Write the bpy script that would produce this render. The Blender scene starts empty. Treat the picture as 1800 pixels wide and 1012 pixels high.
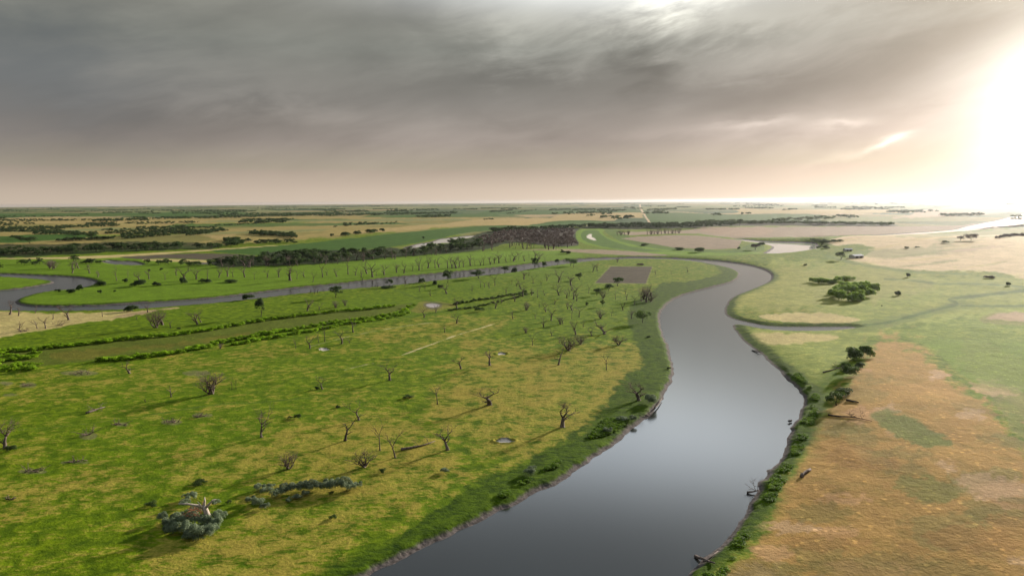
import bpy, math, random
import numpy as np
from mathutils import Vector, Matrix, Euler
random.seed(7); rng = np.random.default_rng(11)
scene = bpy.context.scene
col = scene.collection
# ------------------------------------------------------------------ camera
H = 70.0; FPX = 1200.0
pitch = math.atan((506 - 354) / FPX); roll = math.radians(0.446)
F = Vector((0, math.cos(pitch), -math.sin(pitch)))
R0 = Vector((1, 0, 0)); U0 = R0.cross(F)
U = U0 * math.cos(roll) + R0 * math.sin(roll)
Rr = R0 * math.cos(roll) - U0 * math.sin(roll)
camd = bpy.data.cameras.new('camera'); cam = bpy.data.objects.new('camera', camd); col.objects.link(cam)
camd.sensor_width = 36; camd.lens = 36 * FPX / 1800; camd.clip_start = 1; camd.clip_end = 120000
m = Matrix((Rr, U, -F)).transposed().to_4x4(); m.translation = (0, 0, H); cam.matrix_world = m
scene.camera = cam
def ray(x, y):
    return (F * FPX + Rr * (x - 900) - U * (y - 506)).normalized()
def G(x, y, z=0.0):                     # point of the plain seen at (x, y) of the survey photograph
    d = ray(x, y); t = (z - H) / min(d.z, -0.0028)
    return Vector((d.x * t, d.y * t, z))
def depth(p):
    return (Vector(p) - Vector((0, 0, H))).dot(F)
WZ = -1.2                               # river level

# ------------------------------------------------------------------ node helper
class S:
    def __init__(s, nt, sock): s.nt, s.k = nt, sock
    def _m(s, op, *a, clamp=False):
        n = s.nt.nodes.new('ShaderNodeMath'); n.operation = op; n.use_clamp = clamp
        for i, v in enumerate((s,) + a):
            if isinstance(v, S): s.nt.links.new(v.k, n.inputs[i])
            else: n.inputs[i].default_value = float(v)
        return S(s.nt, n.outputs[0])
    def __add__(s, o): return s._m('ADD', o)
    def __radd__(s, o): return s._m('ADD', o)
    def __mul__(s, o): return s._m('MULTIPLY', o)
    def __rmul__(s, o): return s._m('MULTIPLY', o)
    def __sub__(s, o): return s._m('SUBTRACT', o)
    def __rsub__(s, o): return s._m('MULTIPLY', -1)._m('ADD', o)
    def __truediv__(s, o): return s._m('DIVIDE', o)
    def __neg__(s): return s._m('MULTIPLY', -1)
    def pow(s, e): return s._m('POWER', e)
    def exp(s): return s._m('EXPONENT')
    def abs(s): return s._m('ABSOLUTE')
    def max(s, o): return s._m('MAXIMUM', o)
    def min(s, o): return s._m('MINIMUM', o)
    def clamp(s): return s._m('ADD', 0, clamp=True)
    def step(s, a, b):                   # smoothstep from a to b
        n = s.nt.nodes.new('ShaderNodeMapRange'); n.interpolation_type = 'SMOOTHSTEP'
        s.nt.links.new(s.k, n.inputs[0])
        for i, v in ((1, a), (2, b)):
            if isinstance(v, S): s.nt.links.new(v.k, n.inputs[i])
            else: n.inputs[i].default_value = v
        return S(s.nt, n.outputs[0])
class NT:
    def __init__(s, nt): s.nt = nt; s.L = nt.links
    def n(s, t, **kw):
        x = s.nt.nodes.new(t)
        for k, v in kw.items(): setattr(x, k, v)
        return x
    def put(s, node, name, v):
        i = node.inputs[name]
        if isinstance(v, S): s.L.new(v.k, i)
        elif hasattr(v, 'links'): s.L.new(v, i)
        else: i.default_value = v
    def noise(s, vec, scale, detail=3, rough=0.5, dist=0.0, color=False):
        n = s.n('ShaderNodeTexNoise'); s.put(n, 'Vector', vec); n.inputs['Scale'].default_value = scale
        n.inputs['Detail'].default_value = detail; n.inputs['Roughness'].default_value = rough
        n.inputs['Distortion'].default_value = dist
        return S(s.nt, n.outputs[1 if color else 0])
    def mix(s, f, a, b):
        n = s.n('ShaderNodeMix', data_type='RGBA')
        s.put(n, 0, f)
        for i, v in ((6, a), (7, b)):
            if isinstance(v, S): s.L.new(v.k, n.inputs[i])
            elif hasattr(v, 'links'): s.L.new(v, n.inputs[i])
            else: n.inputs[i].default_value = (*v, 1)
        return S(s.nt, n.outputs[2])
    def scale(s, vec, k):
        n = s.n('ShaderNodeVectorMath', operation='MULTIPLY'); s.put(n, 0, vec); n.inputs[1].default_value = k
        return S(s.nt, n.outputs[0])
    def mulc(s, c, f):                   # colour times scalar
        n = s.n('ShaderNodeVectorMath', operation='SCALE'); s.put(n, 0, c); s.put(n, 'Scale', f)
        return S(s.nt, n.outputs[0])
    def addc(s, a, b):
        n = s.n('ShaderNodeVectorMath', operation='ADD'); s.put(n, 0, a); s.put(n, 1, b)
        return S(s.nt, n.outputs[0])
    def attr(s, name, out='Fac'):
        n = s.n('ShaderNodeAttribute', attribute_name=name); return S(s.nt, n.outputs[out])
def newmat(name):
    mt = bpy.data.materials.new(name); mt.use_nodes = True; mt.node_tree.nodes.clear()
    t = NT(mt.node_tree); o = t.n('ShaderNodeOutputMaterial')
    return mt, t, o
def principled(t, o, color, rough=0.8, normal=None, spec=0.3, **kw):
    b = t.n('ShaderNodeBsdfPrincipled')
    t.put(b, 'Base Color', color if not isinstance(color, tuple) else (*color, 1))
    t.put(b, 'Roughness', rough); t.put(b, 'Specular IOR Level', spec)
    if normal is not None: t.put(b, 'Normal', normal)
    for k, v in kw.items(): t.put(b, k, v)
    t.L.new(b.outputs[0], o.inputs[0]); return b
def bump(t, h, dist, strength=1.0):
    b = t.n('ShaderNodeBump'); t.put(b, 'Height', h); b.inputs['Distance'].default_value = dist
    b.inputs['Strength'].default_value = strength
    return S(t.nt, b.outputs[0])

# ------------------------------------------------------------------ mesh helpers
def mesh(name, v, f, mat=None, smooth=False):
    me = bpy.data.meshes.new(name); v = np.asarray(v, np.float32)
    if isinstance(f, np.ndarray):
        n, k = f.shape
        me.vertices.add(len(v)); me.vertices.foreach_set('co', v.ravel())
        me.loops.add(n * k); me.loops.foreach_set('vertex_index', f.astype(np.int32).ravel())
        me.polygons.add(n); me.polygons.foreach_set('loop_start', np.arange(0, n * k, k, dtype=np.int32))
        me.polygons.foreach_set('loop_total', np.full(n, k, np.int32))
        me.update(calc_edges=True)
    else:
        me.from_pydata([tuple(p) for p in v.tolist()], [], f)
    if mat: me.materials.append(mat)
    if smooth: me.polygons.foreach_set('use_smooth', np.ones(len(me.polygons), bool))
    me.update(); return me
def fattr(me, name, arr):
    a = me.attributes.new(name, 'FLOAT', 'POINT'); a.data.foreach_set('value', np.asarray(arr, np.float32))
def cattr(me, name, arr):
    a = me.attributes.new(name, 'FLOAT_COLOR', 'POINT')
    c = np.ones((len(arr), 4), np.float32); c[:, :3] = arr; a.data.foreach_set('color', c.ravel())
def link(name, data, parent=None, loc=None, rz=None, sc=None):
    o = bpy.data.objects.new(name, data); col.objects.link(o)
    if parent: o.parent = parent
    if loc is not None: o.location = loc
    if rz is not None: o.rotation_euler = (0, 0, rz)
    if sc is not None: o.scale = sc if hasattr(sc, '__len__') else (sc,) * 3
    return o
def tag(o, label=None, cat=None, group=None, kind=None):
    for k, v in (('label', label), ('category', cat), ('group', group), ('kind', kind)):
        if v: o[k] = v
    return o

# ------------------------------------------------------------------ numpy noise and polygons
def vnoise(x, y, seed=0):
    xi = np.floor(x).astype(np.int64); yi = np.floor(y).astype(np.int64)
    fx = x - xi; fy = y - yi; fx = fx * fx * (3 - 2 * fx); fy = fy * fy * (3 - 2 * fy)
    def h(a, b):
        n = (a * 374761393 + b * 668265263 + seed * 974711) & 0xffffffff
        n = ((n ^ (n >> 13)) * 1274126177) & 0xffffffff
        return ((n ^ (n >> 16)) & 0xffff) / 65535.0
    return (h(xi, yi) * (1 - fx) + h(xi + 1, yi) * fx) * (1 - fy) + (h(xi, yi + 1) * (1 - fx) + h(xi + 1, yi + 1) * fx) * fy
def fbm(x, y, octs=4, seed=0):
    s = 0; a = 0.5; t = 0
    for i in range(octs):
        s = s + a * vnoise(x * 2 ** i, y * 2 ** i, seed + i); t += a; a *= 0.5
    return s / t                         # 0..1
def spline(pts, closed=True, sub=4):
    P = np.array(pts, float); n = len(P); out = []
    rngi = range(n) if closed else range(n - 1)
    for i in rngi:
        g = (lambda k: P[k % n]) if closed else (lambda k: P[min(max(k, 0), n - 1)])
        p0, p1, p2, p3 = g(i - 1), g(i), g(i + 1), g(i + 2)
        for j in range(sub):
            t = j / sub
            out.append(0.5 * ((2 * p1) + (-p0 + p2) * t + (2 * p0 - 5 * p1 + 4 * p2 - p3) * t * t + (-p0 + 3 * p1 - 3 * p2 + p3) * t ** 3))
    if not closed: out.append(P[-1])
    return np.array(out)
def sdpoly(px, py, poly, closed=True):   # positive inside for closed polygons, else minus the distance
    px = px.astype(np.float32); py = py.astype(np.float32)
    d = np.full(px.shape, 1e18, np.float32); ins = np.zeros(px.shape, bool)
    n = len(poly)
    for i in range(n if closed else n - 1):
        ax, ay = map(np.float32, poly[i]); bx, by = map(np.float32, poly[(i + 1) % n])
        ex, ey = bx - ax, by - ay; wx, wy = px - ax, py - ay
        t = np.clip((wx * ex + wy * ey) / (ex * ex + ey * ey + np.float32(1e-9)), 0, 1)
        qx, qy = wx - ex * t, wy - ey * t
        np.minimum(d, qx * qx + qy * qy, out=d)
        if closed and ay != by:
            c = ((ay > py) != (by > py)) & (px < (bx - ax) * (py - ay) / (by - ay) + ax)
            ins ^= c
    d = np.sqrt(d)
    return np.where(ins, d, -d) if closed else -d
def sstep(a, b, x):
    t = np.clip((x - a) / (b - a), 0, 1); return t * t * (3 - 2 * t)
# ------------------------------------------------------------------ shorelines (traced, then laid out in metres)
RIVER = [(-260,476),(-120,479),(0,482),(50,484),(100,486),(140,489),(163,494),(167,499),(150,505),(125,510),(95,512),(62,517),(35,525),(27,531),
 (34,536),(62,539),(125,539),(200,536),(240,533),(300,530),(375,524),(450,515),(525,506),(600,499),(675,490),(750,483),(825,476),(900,468.5),
 (950,462.5),(1000,457),(1050,454),(1100,452.6),(1150,453),(1200,455),(1250,458),(1300,464),(1325,469),(1346,476),(1356,486),(1350,496),
 (1325,507),(1300,517),(1282,526),(1274,540),(1275,552),(1285,559.5),(1300,564),(1325,569),(1350,573),(1380,574.5),(1425,575),(1462,575),(1500,575.5),
 (1462,579.5),(1425,581),(1380,580.5),(1350,578.5),(1320,573),(1300,570),(1289,571),(1289,577),(1300,591),(1313,603),(1335,620),(1352,636),(1375,657),
 (1393,677),(1412,696),(1411,710),(1404,727),(1394,745),(1388,765),(1378,787),(1364,812),(1346,835),(1333,850),(1325,872),(1312,905),(1293,930),(1262,960),
 (1243,975),(1225,990),(1207,1012),(1170,1060),(1120,1140),(480,1140),(560,1070),(640,1017),(668,998),(725,973),(800,937),(900,889),(975,851),(1012,829),
 (1040,808),(1087,775),(1125,743),(1152,720),(1170,692),(1182,667),(1183,642),(1177,615),(1167,592),(1161,572),(1160,555),(1170,538),(1192,523),(1225,512),
 (1262,503),(1290,495),(1301,485),(1297,477),(1275,469.5),(1237,462.5),(1200,458),(1150,455.8),(1100,456),(1050,458.5),(1010,462.5),(975,467),(925,474.5),
 (900,480),(825,487.5),(750,496),(675,504),(600,510),(525,517.5),(450,526),(375,534),(300,540),(225,545),(112,547.5),(0,547),(-120,546),(-260,544)]
SPIT = [(-260,488),(-100,487),(0,487),(50,490),(80,492.5),(96,496),(82,500.5),(40,507),(0,511),(-100,516),(-260,518)]
PONDS = dict(
 left=[(183,460.5),(187,457.8),(197,459),(210,459.6),(225,459.8),(237,461),(252,466),(238,467),(222,466),(207,465.6),(195,464),(186,462)],
 sliver=[(349,464.8),(362,462.4),(379,461.6),(376,463.8),(362,465)],
 slough=[(711,437),(722,433),(740,428.5),(760,425.5),(775,420.5),(790,418.5),(812,416),(834,414),(826,418),(812,420),(797,424),(786,427.5),(772,428),(760,431),(740,434),(725,437)],
 oxbow=[(1288,420.6),(1300,420.6),(1315,422),(1340,424.4),(1380,425.8),(1425,426.6),(1434,431),(1437,437),(1430,441.5),(1410,444),(1387,446.6),(1365,448.4),(1344,448.2),(1352,442),(1361,435),(1352,431),(1325,427),(1305,423)],
 far_river=[(1402,420.2),(1450,418.2),(1500,416.2),(1562,412.2),(1612,408.8),(1675,404.2),(1700,398),(1735,391),(1775,383),(1800,376),(1900,352),(1930,372),(1800,393),(1735,402),(1700,406),(1675,407.6),(1612,412.6),(1562,415.8),(1500,419.6),(1450,421.8)],
 puddle=[(177,421.6),(190,420.8),(203,420.6),(202,422),(188,422.6),(178,422.6)],
)
river_w = spline([tuple(G(x, y, WZ))[:2] for x, y in RIVER], sub=3)
spit_w = spline([tuple(G(x, y, WZ))[:2] for x, y in SPIT], sub=3)
pond_w = {k: spline([tuple(G(x, y, WZ))[:2] for x, y in p], sub=3) for k, p in PONDS.items()}
HOLES = [(570,613,9,2.2),(887,775,17,4.2),(882,621,9.5,2.6)]         # muddy potholes in the meadow

# ------------------------------------------------------------------ the plain: one sheet, rings round a point under the viewpoint
az = np.concatenate([np.linspace(-180, -48, 60, endpoint=False), np.linspace(-48, 48, 1180), np.linspace(48, 180, 60, endpoint=False)[1:]])
az = np.radians(az); NA = len(az)
q = np.concatenate([np.linspace(1/112., 1/1500., 640, endpoint=False), np.linspace(1/1500., 1/30000., 130)])
rad = np.concatenate([[2, 20, 50, 80, 100], 1 / q]); NR = len(rad)
AZ, RD = np.meshgrid(az, rad)
X = (RD * np.sin(AZ)).ravel(); Y = (RD * np.cos(AZ)).ravel(); R_ = RD.ravel()
N = len(X)
# bearing and inverse-range survey coordinates, in units near one photo pixel
front = Y > 40
Bq = np.where(front, X / np.where(front, Y, 1) * 1200, 1e6); Qq = np.where(front, 70 / np.where(front, Y, 1) * 1200, 1e6)
def survey(pts, z=0.0):
    o = []
    for x, y in pts:
        g = G(x, y, z); o.append((g.x / g.y * 1200, 70 / g.y * 1200))
    return o
def sub_sd(pts, margin, closed=True):
    P = np.array(pts); m_ = (Bq > P[:, 0].min() - margin) & (Bq < P[:, 0].max() + margin) & (Qq > P[:, 1].min() - margin) & (Qq < P[:, 1].max() + margin)
    idx = np.nonzero(m_)[0]; return idx, sdpoly(Bq[idx], Qq[idx], P, closed)
n_edge = fbm(Bq / 14, Qq / 7, 4, 3) - 0.5
n_big = fbm(X / 60, Y / 60, 4, 21) - 0.5
n_mid = fbm(X / 14, Y / 14, 4, 33) - 0.5

def sd_world(poly, margin):
    d = np.full(N, -1e4, np.float32)
    m_ = (X > poly[:, 0].min() - margin) & (X < poly[:, 0].max() + margin) & (Y > poly[:, 1].min() - margin) & (Y < poly[:, 1].max() + margin)
    i = np.nonzero(m_)[0]; d[i] = sdpoly(X[i], Y[i], poly); return d
sdr = sd_world(river_w, 80)
sds = sd_world(spit_w, 40)
sdr = np.minimum(sdr, -sds)                                             # land of the spit
sdw = sdr.copy()
for k, p in pond_w.items(): sdw = np.maximum(sdw, sd_world(p, 60))
wob = (fbm(X / 6, Y / 6, 4, 5) - 0.5) * 1.9 * np.clip(1.6 - R_ / 700, 0.4, 1.6)
sdw = sdw + wob

# relief: low swells, dunes far left, dry hills to the right
Z = 0.35 * n_mid * sstep(0, 8, -sdw) * np.clip(R_ / 200, 0.5, 1)
Z += 0.7 * n_big * sstep(6, 40, -sdw)
farw = sstep(1100, 1900, R_) * sstep(12000, 6000, R_)
Z += farw * 7.0 * (fbm(X / 260, Y / 170, 3, 41) - 0.5)
def hump(x, y, rx, ry, h):
    g = G(x, y); return h * np.exp(-(((X - g.x) / rx) ** 2 + ((Y - g.y) / ry) ** 2))
HUMPS = [(1600,700,45,70,2.2),(1700,850,60,60,2.5),(1650,445,230,260,7.0),(1560,430,120,150,4.5),(1780,430,200,220,8),(250,430,260,140,3.5),(520,412,330,240,6),(700,400,300,260,6),(420,418,200,120,4),(60,420,200,150,3)]
for h_ in HUMPS: Z += hump(*h_) * sstep(0, 20, -sdw)
LZ = Z.copy()
# banks and bed
bw = np.maximum(3.0, R_ * 0.0045)
prof = np.where(sdw > 0, WZ - 0.35 * np.minimum(sdw, 12) / 1.0 * 0.6, WZ + (0 - WZ) * sstep(0, 1, -sdw / bw) ** 0.8)
gp = [G(x, y, 0) for x, y in ((1270, 520), (1300, 640), (1520, 600), (1520, 540))]
pen = sd_world(np.array([(g.x, g.y) for g in gp]), 60)
bw = bw * (1 + 1.6 * sstep(-25, 10, pen))
prof = np.where(sdw > 0, prof, WZ + (0 - WZ) * sstep(0, 1, -sdw / bw) ** 0.8)
k_ = sstep(0.4, 1.8, -sdw / bw)
Z = prof * (1 - k_) + np.maximum(Z, -.75) * k_
# flooded reed swale between the two lines of willows, and potholes
for hx, hy, rx, ry in HOLES:
    g = G(hx, hy); rr = depth((g.x, g.y, 0)) / 1200
    ry_m = ry * rr * (g.y / 70) * 0.8
    e = ((X - g.x) / (rx * rr)) ** 2 + ((Y - g.y) / ry_m) ** 2
    Z -= 0.35 * sstep(1.25, 0.5, e + n_mid * 0.8) + 0 * e
    Z += 0.35 * np.exp(-((e - 1.5) / 0.35) ** 2)

# ------------------------------------------------------------------ ground cover, one colour per zone; right-hand zones also carry haze wash
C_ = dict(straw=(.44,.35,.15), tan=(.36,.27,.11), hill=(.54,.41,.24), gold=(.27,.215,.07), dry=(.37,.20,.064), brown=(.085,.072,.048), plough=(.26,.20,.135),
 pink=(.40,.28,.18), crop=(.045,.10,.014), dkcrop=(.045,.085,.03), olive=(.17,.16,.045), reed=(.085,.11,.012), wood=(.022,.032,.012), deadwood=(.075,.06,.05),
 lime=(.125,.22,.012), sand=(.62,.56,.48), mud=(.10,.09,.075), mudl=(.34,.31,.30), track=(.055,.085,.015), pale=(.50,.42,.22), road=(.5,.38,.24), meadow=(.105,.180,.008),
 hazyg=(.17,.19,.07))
base = np.zeros((N, 3), np.float32); ow = np.zeros(N, np.float32); dry = np.full(N, .34, np.float32); lush = np.zeros(N, np.float32); rows = np.zeros(N, np.float32)
def paint(colr, pts, soft=1.0, amp=2.0, op=1.0, smooth=True, width=None):
    P = survey(pts)
    if width is None:
        P = spline(P, sub=3) if smooth else np.array(P)
        i, sd = sub_sd(P, soft * 3 + amp + 2)
    else:
        P = spline(P, False, 3); i, sd = sub_sd(P, width + soft * 3 + amp + 2, False); sd = sd + width
    w = sstep(-soft, soft, sd + n_edge[i] * amp * 2) * op
    c = np.array(C_[colr] if isinstance(colr, str) else colr, np.float32)
    base[i] = base[i] * (1 - w[:, None]) + c * w[:, None]
    ow[i] = ow[i] + (1 - ow[i]) * w
    # keep base unpremultiplied where cover was still bare
def setf(arr, val, pts, soft=8, amp=8, closed=True, width=None, op=1.0):
    P = survey(pts)
    if width is None: P = spline(P, sub=3); i, sd = sub_sd(P, soft * 3 + amp)
    else: P = spline(P, False, 3); i, sd = sub_sd(P, width + soft * 3 + amp, False); sd = sd + width
    w = sstep(-soft, soft, sd + n_edge[i] * amp * 2) * op
    arr[i] = arr[i] * (1 - w) + val * w
# default meadow colour under the overrides so blends stay clean
base[:] = C_['meadow']

# section quilt beyond two kilometres
cx = np.floor((X + 0.06 * Y) / 640 + 0.2 * vnoise(Y / 900, Y * 0, 2)); cy = np.floor((Y + 0.03 * X + 60 * vnoise(X / 700, Y / 700, 9)) / 520)
hh = vnoise(cx * 1.0 + 0.0, cy * 1.0, 77)
pal = np.array([C_['dkcrop'], C_['olive'], (.20,.18,.07), C_['dkcrop'], (.33,.25,.12), (.09,.12,.04), (.14,.14,.05), (.07,.11,.035)], np.float32)
qi = np.minimum((hh * 8).astype(int), 7); qc = pal[qi] * (0.85 + 0.3 * fbm(X / 90, Y / 250, 3, 6))[:, None]
wq = sstep(1500, 2100, R_ + 500 * n_edge)
base = base * (1 - wq[:, None]) + qc.astype(np.float32) * wq[:, None]; ow = np.maximum(ow, wq.astype(np.float32))
# rolling pasture far left and centre (1.0 - 2.2 km)
PP = [(-50,447),(120,441),(280,436),(450,430),(640,416),(790,402),(900,398),(960,396),(1010,390),(900,382),(700,378),(450,381),(200,384),(-50,390)]
paint('gold', PP, 3, 3)
for k in range(46):                                                     # swells of drier and greener grass
    x = random.uniform(-20, 900); t = random.random(); y0 = 388 + 42 * t * (1 - 0.45 * max(0, (x - 100)) / 800)
    L = random.uniform(40, 150); h = random.uniform(1.0, 2.6)
    paint(random.choice(['olive','olive','tan','hazyg','gold','meadow']), [(x-L,y0+3),(x-L/3,y0-h),(x+L/2,y0-h-1.5),(x+L,y0-5),(x+L/2,y0+h-1),(x-L/2,y0+h+1)], 1.2, 1.5, 0.75)
paint('tan', [(820,388),(900,383),(970,384),(1000,388),(960,394),(900,397),(800,402),(700,409),(640,414),(600,416),(700,404),(760,398)], 1.2, 1.5, .85)
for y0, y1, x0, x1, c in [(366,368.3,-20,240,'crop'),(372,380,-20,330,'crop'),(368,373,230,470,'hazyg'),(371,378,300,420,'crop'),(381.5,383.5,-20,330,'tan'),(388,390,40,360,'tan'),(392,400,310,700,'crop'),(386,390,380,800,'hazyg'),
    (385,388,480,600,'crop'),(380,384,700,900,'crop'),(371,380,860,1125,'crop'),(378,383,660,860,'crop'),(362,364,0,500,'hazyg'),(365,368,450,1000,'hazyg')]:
    s = -4.0 / 900
    f_ = lambda x: s * (x - 450) * 1.2
    paint(c, [(x0,y0+f_(x0)+.6),(x1,y0+f_(x1)),(x1+30,y1+f_(x1)-.6),(x0-30,y1+f_(x0))], .8, 1.0, .85, smooth=False)
paint('crop', [(20,415),(60,413),(150,412),(170,418),(60,427),(-20,428),(-60,420)], 1, 1)
paint('olive', [(150,424),(240,418),(300,416),(380,424),(340,430),(250,431),(170,427)], 1.5, 2)
paint('gold', [(-20,433),(60,431),(130,429),(60,434),(-20,437)], 1, 1)
# near-belt lowlands behind the river on the left
paint('meadow', [(-60,452),(100,452),(230,448),(400,447),(450,452),(640,442),(900,440),(1000,440),(1000,470),(600,505),(200,540),(-60,545)], 2, 2)
paint('straw', [(-30,455),(60,453),(150,450),(260,445),(380,438.5),(450,434.5),(560,427.5),(650,418.5),(560,430),(450,437),(330,444),(215,452),(140,455)], .7, .5, .95)
paint('brown', [(212,452),(250,449.5),(290,447.2),(345,445.5),(400,446),(440,448.5),(452,450),(420,454),(380,457),(340,455.5),(290,454),(250,455.5)], .6, .6)
paint('straw', [(250,456.5),(290,455),(340,456.5),(380,458.5),(420,456),(400,460),(340,460.5),(280,459)], .8, 1, .9)
paint('crop', [(370,441.5),(450,436),(550,427.5),(650,417.5),(750,408),(825,401.5),(900,398.5),(945,397.5),(990,394),(1030,392),(1020,396),(950,400),(900,404.5),(830,409),(775,419),(712,431),(640,439),(560,446),(470,449),(430,447)], .5, .5)
paint('olive', [(640,440),(712,432),(775,420.5),(832,411),(832,414),(775,424),(712,436),(660,441)], .7, .8, .7)
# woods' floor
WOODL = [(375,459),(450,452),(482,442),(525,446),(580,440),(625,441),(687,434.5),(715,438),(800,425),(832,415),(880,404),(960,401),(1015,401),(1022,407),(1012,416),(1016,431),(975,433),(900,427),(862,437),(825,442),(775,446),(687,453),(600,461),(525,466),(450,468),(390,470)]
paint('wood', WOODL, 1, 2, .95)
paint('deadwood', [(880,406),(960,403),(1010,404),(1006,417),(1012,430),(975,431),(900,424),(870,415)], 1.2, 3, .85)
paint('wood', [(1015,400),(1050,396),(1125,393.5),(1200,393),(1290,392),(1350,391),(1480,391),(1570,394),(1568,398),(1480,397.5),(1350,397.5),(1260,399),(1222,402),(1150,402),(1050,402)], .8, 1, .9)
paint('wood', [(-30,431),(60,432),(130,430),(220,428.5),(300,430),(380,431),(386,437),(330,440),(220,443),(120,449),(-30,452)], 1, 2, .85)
# lit meadow beyond the river, bright strips
paint('lime', [(640,461),(700,455),(800,447),(900,441),(960,437),(1000,434),(1020,434),(1010,440),(960,446),(860,452),(740,461),(660,466)], 2, 2, .75)
paint('lime', [(1016,404),(1030,402.5),(1060,402),(1060,410),(1075,420),(1130,432),(1200,441),(1300,446),(1380,447),(1300,451),(1180,449),(1090,440),(1040,432),(1018,424),(1012,414)], 1.0, 1, .85)
paint('crop', [(1024,406),(1050,404),(1058,413),(1078,424),(1120,436),(1180,443),(1120,442),(1060,434),(1025,422)], 1, 1, .75)
paint('crop', [(1062,404),(1090,404),(1110,418),(1150,429),(1187,436),(1250,441),(1297,440),(1330,428),(1345,440),(1310,447),(1220,444),(1150,437),(1090,424)], 1, 1, .7)
paint('sand', [(1031,418),(1033,413.5),(1038,411),(1041,412.5),(1040,415.5),(1046,419.5),(1047.5,422.6),(1040,421.5)], .4, .8)
# fields right of centre
paint('plough', [(1092,419.5),(1120,416),(1175,413.6),(1232,414.5),(1305,424.5),(1297,439.5),(1250,440.5),(1187,436.5),(1150,429.5)], .5, .3, 1, smooth=False); 
setf(rows, 1.0, [(1092,419.5),(1175,413.6),(1305,424.5),(1297,439.5),(1187,436.5)], 1, 0)
paint('plough', [(1080,409),(1110,407),(1200,404.5),(1240,402),(1290,400.6),(1350,400),(1500,398.5),(1600,397.5),(1690,396),(1720,392),(1690,402),(1612,407.6),(1562,411),(1450,417),(1402,419),(1350,419.4),(1288,419.4),(1255,416),(1225,411),(1170,411),(1110,414)], .6, .6, 1, smooth=False)
paint((.30,.21,.135), [(1232,402),(1350,400.4),(1350,412),(1300,415),(1260,412)], 1.5, 2, .7)
paint('meadow', [(1225,409.5),(1250,414.5),(1290,419.4),(1255,417.5),(1232,413.5)], .6, .5, .9)
paint('plough', [(985,438.6),(1010,437.8),(1050,438.8),(1100,441.3),(1150,446.6),(1178,450),(1125,450),(1060,447.4),(1020,444.5),(995,441.5)], .7, .8, .95)
paint((.30,.22,.13), [(900,438.5),(960,437),(1010,437.6),(985,440.5),(940,440.5)], .8, 1, .6)
# ---- centre far
paint('tan', [(965,386),(975,381),(998,375.5),(1060,374.5),(1126,374.2),(1128,380),(1128,383.4),(1088,384),(1080,389),(1040,388.5),(1000,387.5)], .5, .6, .95)
paint('tan', [(900,386),(940,384),(985,386.5),(955,391),(930,397),(900,398)], .7, .8, .9)
paint('dkcrop', [(1082,389.5),(1088,384.5),(1128,383.6),(1136,391),(1090,392)], .4, .3)
paint('crop', [(930,398),(960,391),(1000,388.6),(1080,389.8),(1125,392),(1040,395),(1000,397)], .6, .6)
paint('crop', [(1133,375),(1200,374),(1290,377),(1350,376),(1440,377),(1448,385),(1350,387),(1250,388),(1200,391),(1145,392),(1138,384)], .6, .8)
paint('tan', [(1285,366.4),(1350,369),(1440,368.5),(1500,368),(1600,369.5),(1600,374),(1500,375),(1440,375),(1350,374.6),(1290,375.5),(1300,372)], .6, .8, .9)
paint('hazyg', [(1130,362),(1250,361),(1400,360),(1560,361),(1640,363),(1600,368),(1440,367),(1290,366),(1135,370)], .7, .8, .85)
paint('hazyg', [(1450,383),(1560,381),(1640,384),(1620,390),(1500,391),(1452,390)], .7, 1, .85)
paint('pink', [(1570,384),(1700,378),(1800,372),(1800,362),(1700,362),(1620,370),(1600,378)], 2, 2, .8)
# ---- dry hills on the right, colour lightened to carry the haze wash
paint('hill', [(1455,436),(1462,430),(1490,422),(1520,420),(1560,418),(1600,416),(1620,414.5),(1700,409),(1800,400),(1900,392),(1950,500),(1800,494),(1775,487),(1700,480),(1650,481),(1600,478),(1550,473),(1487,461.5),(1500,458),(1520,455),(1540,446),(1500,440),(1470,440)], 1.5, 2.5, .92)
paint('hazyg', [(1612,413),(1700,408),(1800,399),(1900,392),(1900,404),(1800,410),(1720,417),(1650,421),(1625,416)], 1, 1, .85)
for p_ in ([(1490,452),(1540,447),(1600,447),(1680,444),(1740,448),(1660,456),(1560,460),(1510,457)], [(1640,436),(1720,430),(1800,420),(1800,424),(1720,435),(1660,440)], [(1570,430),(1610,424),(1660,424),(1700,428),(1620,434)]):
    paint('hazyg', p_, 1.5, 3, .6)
for k in range(26):
    x = random.uniform(1480, 1800); y0 = random.uniform(420, 478)
    if y0 - 420 > (x - 1480) * .45 + 25: continue
    L = random.uniform(30, 80)
    paint(random.choice(['pink','hazyg','straw','hill']), [(x-L,y0+3),(x,y0-1),(x+L,y0-5),(x+L*.6,y0-2.5),(x-L*.3,y0+3)], 1, 1.5, .6)
# ---- square ploughed plot in the meadow
paint('pale', [(1041,499),(1071,466.5),(1149,467.5),(1139,500)], .6, 1.2, .35, smooth=False)
paint('brown', [(1046,497),(1073.5,468),(1147,468.8),(1135.5,498.4)], .4, .3, 1, smooth=False)
setf(rows, 1.0, [(1046,497),(1073.5,468),(1147,468.8),(1135.5,498.4)], 1, 0)
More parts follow.
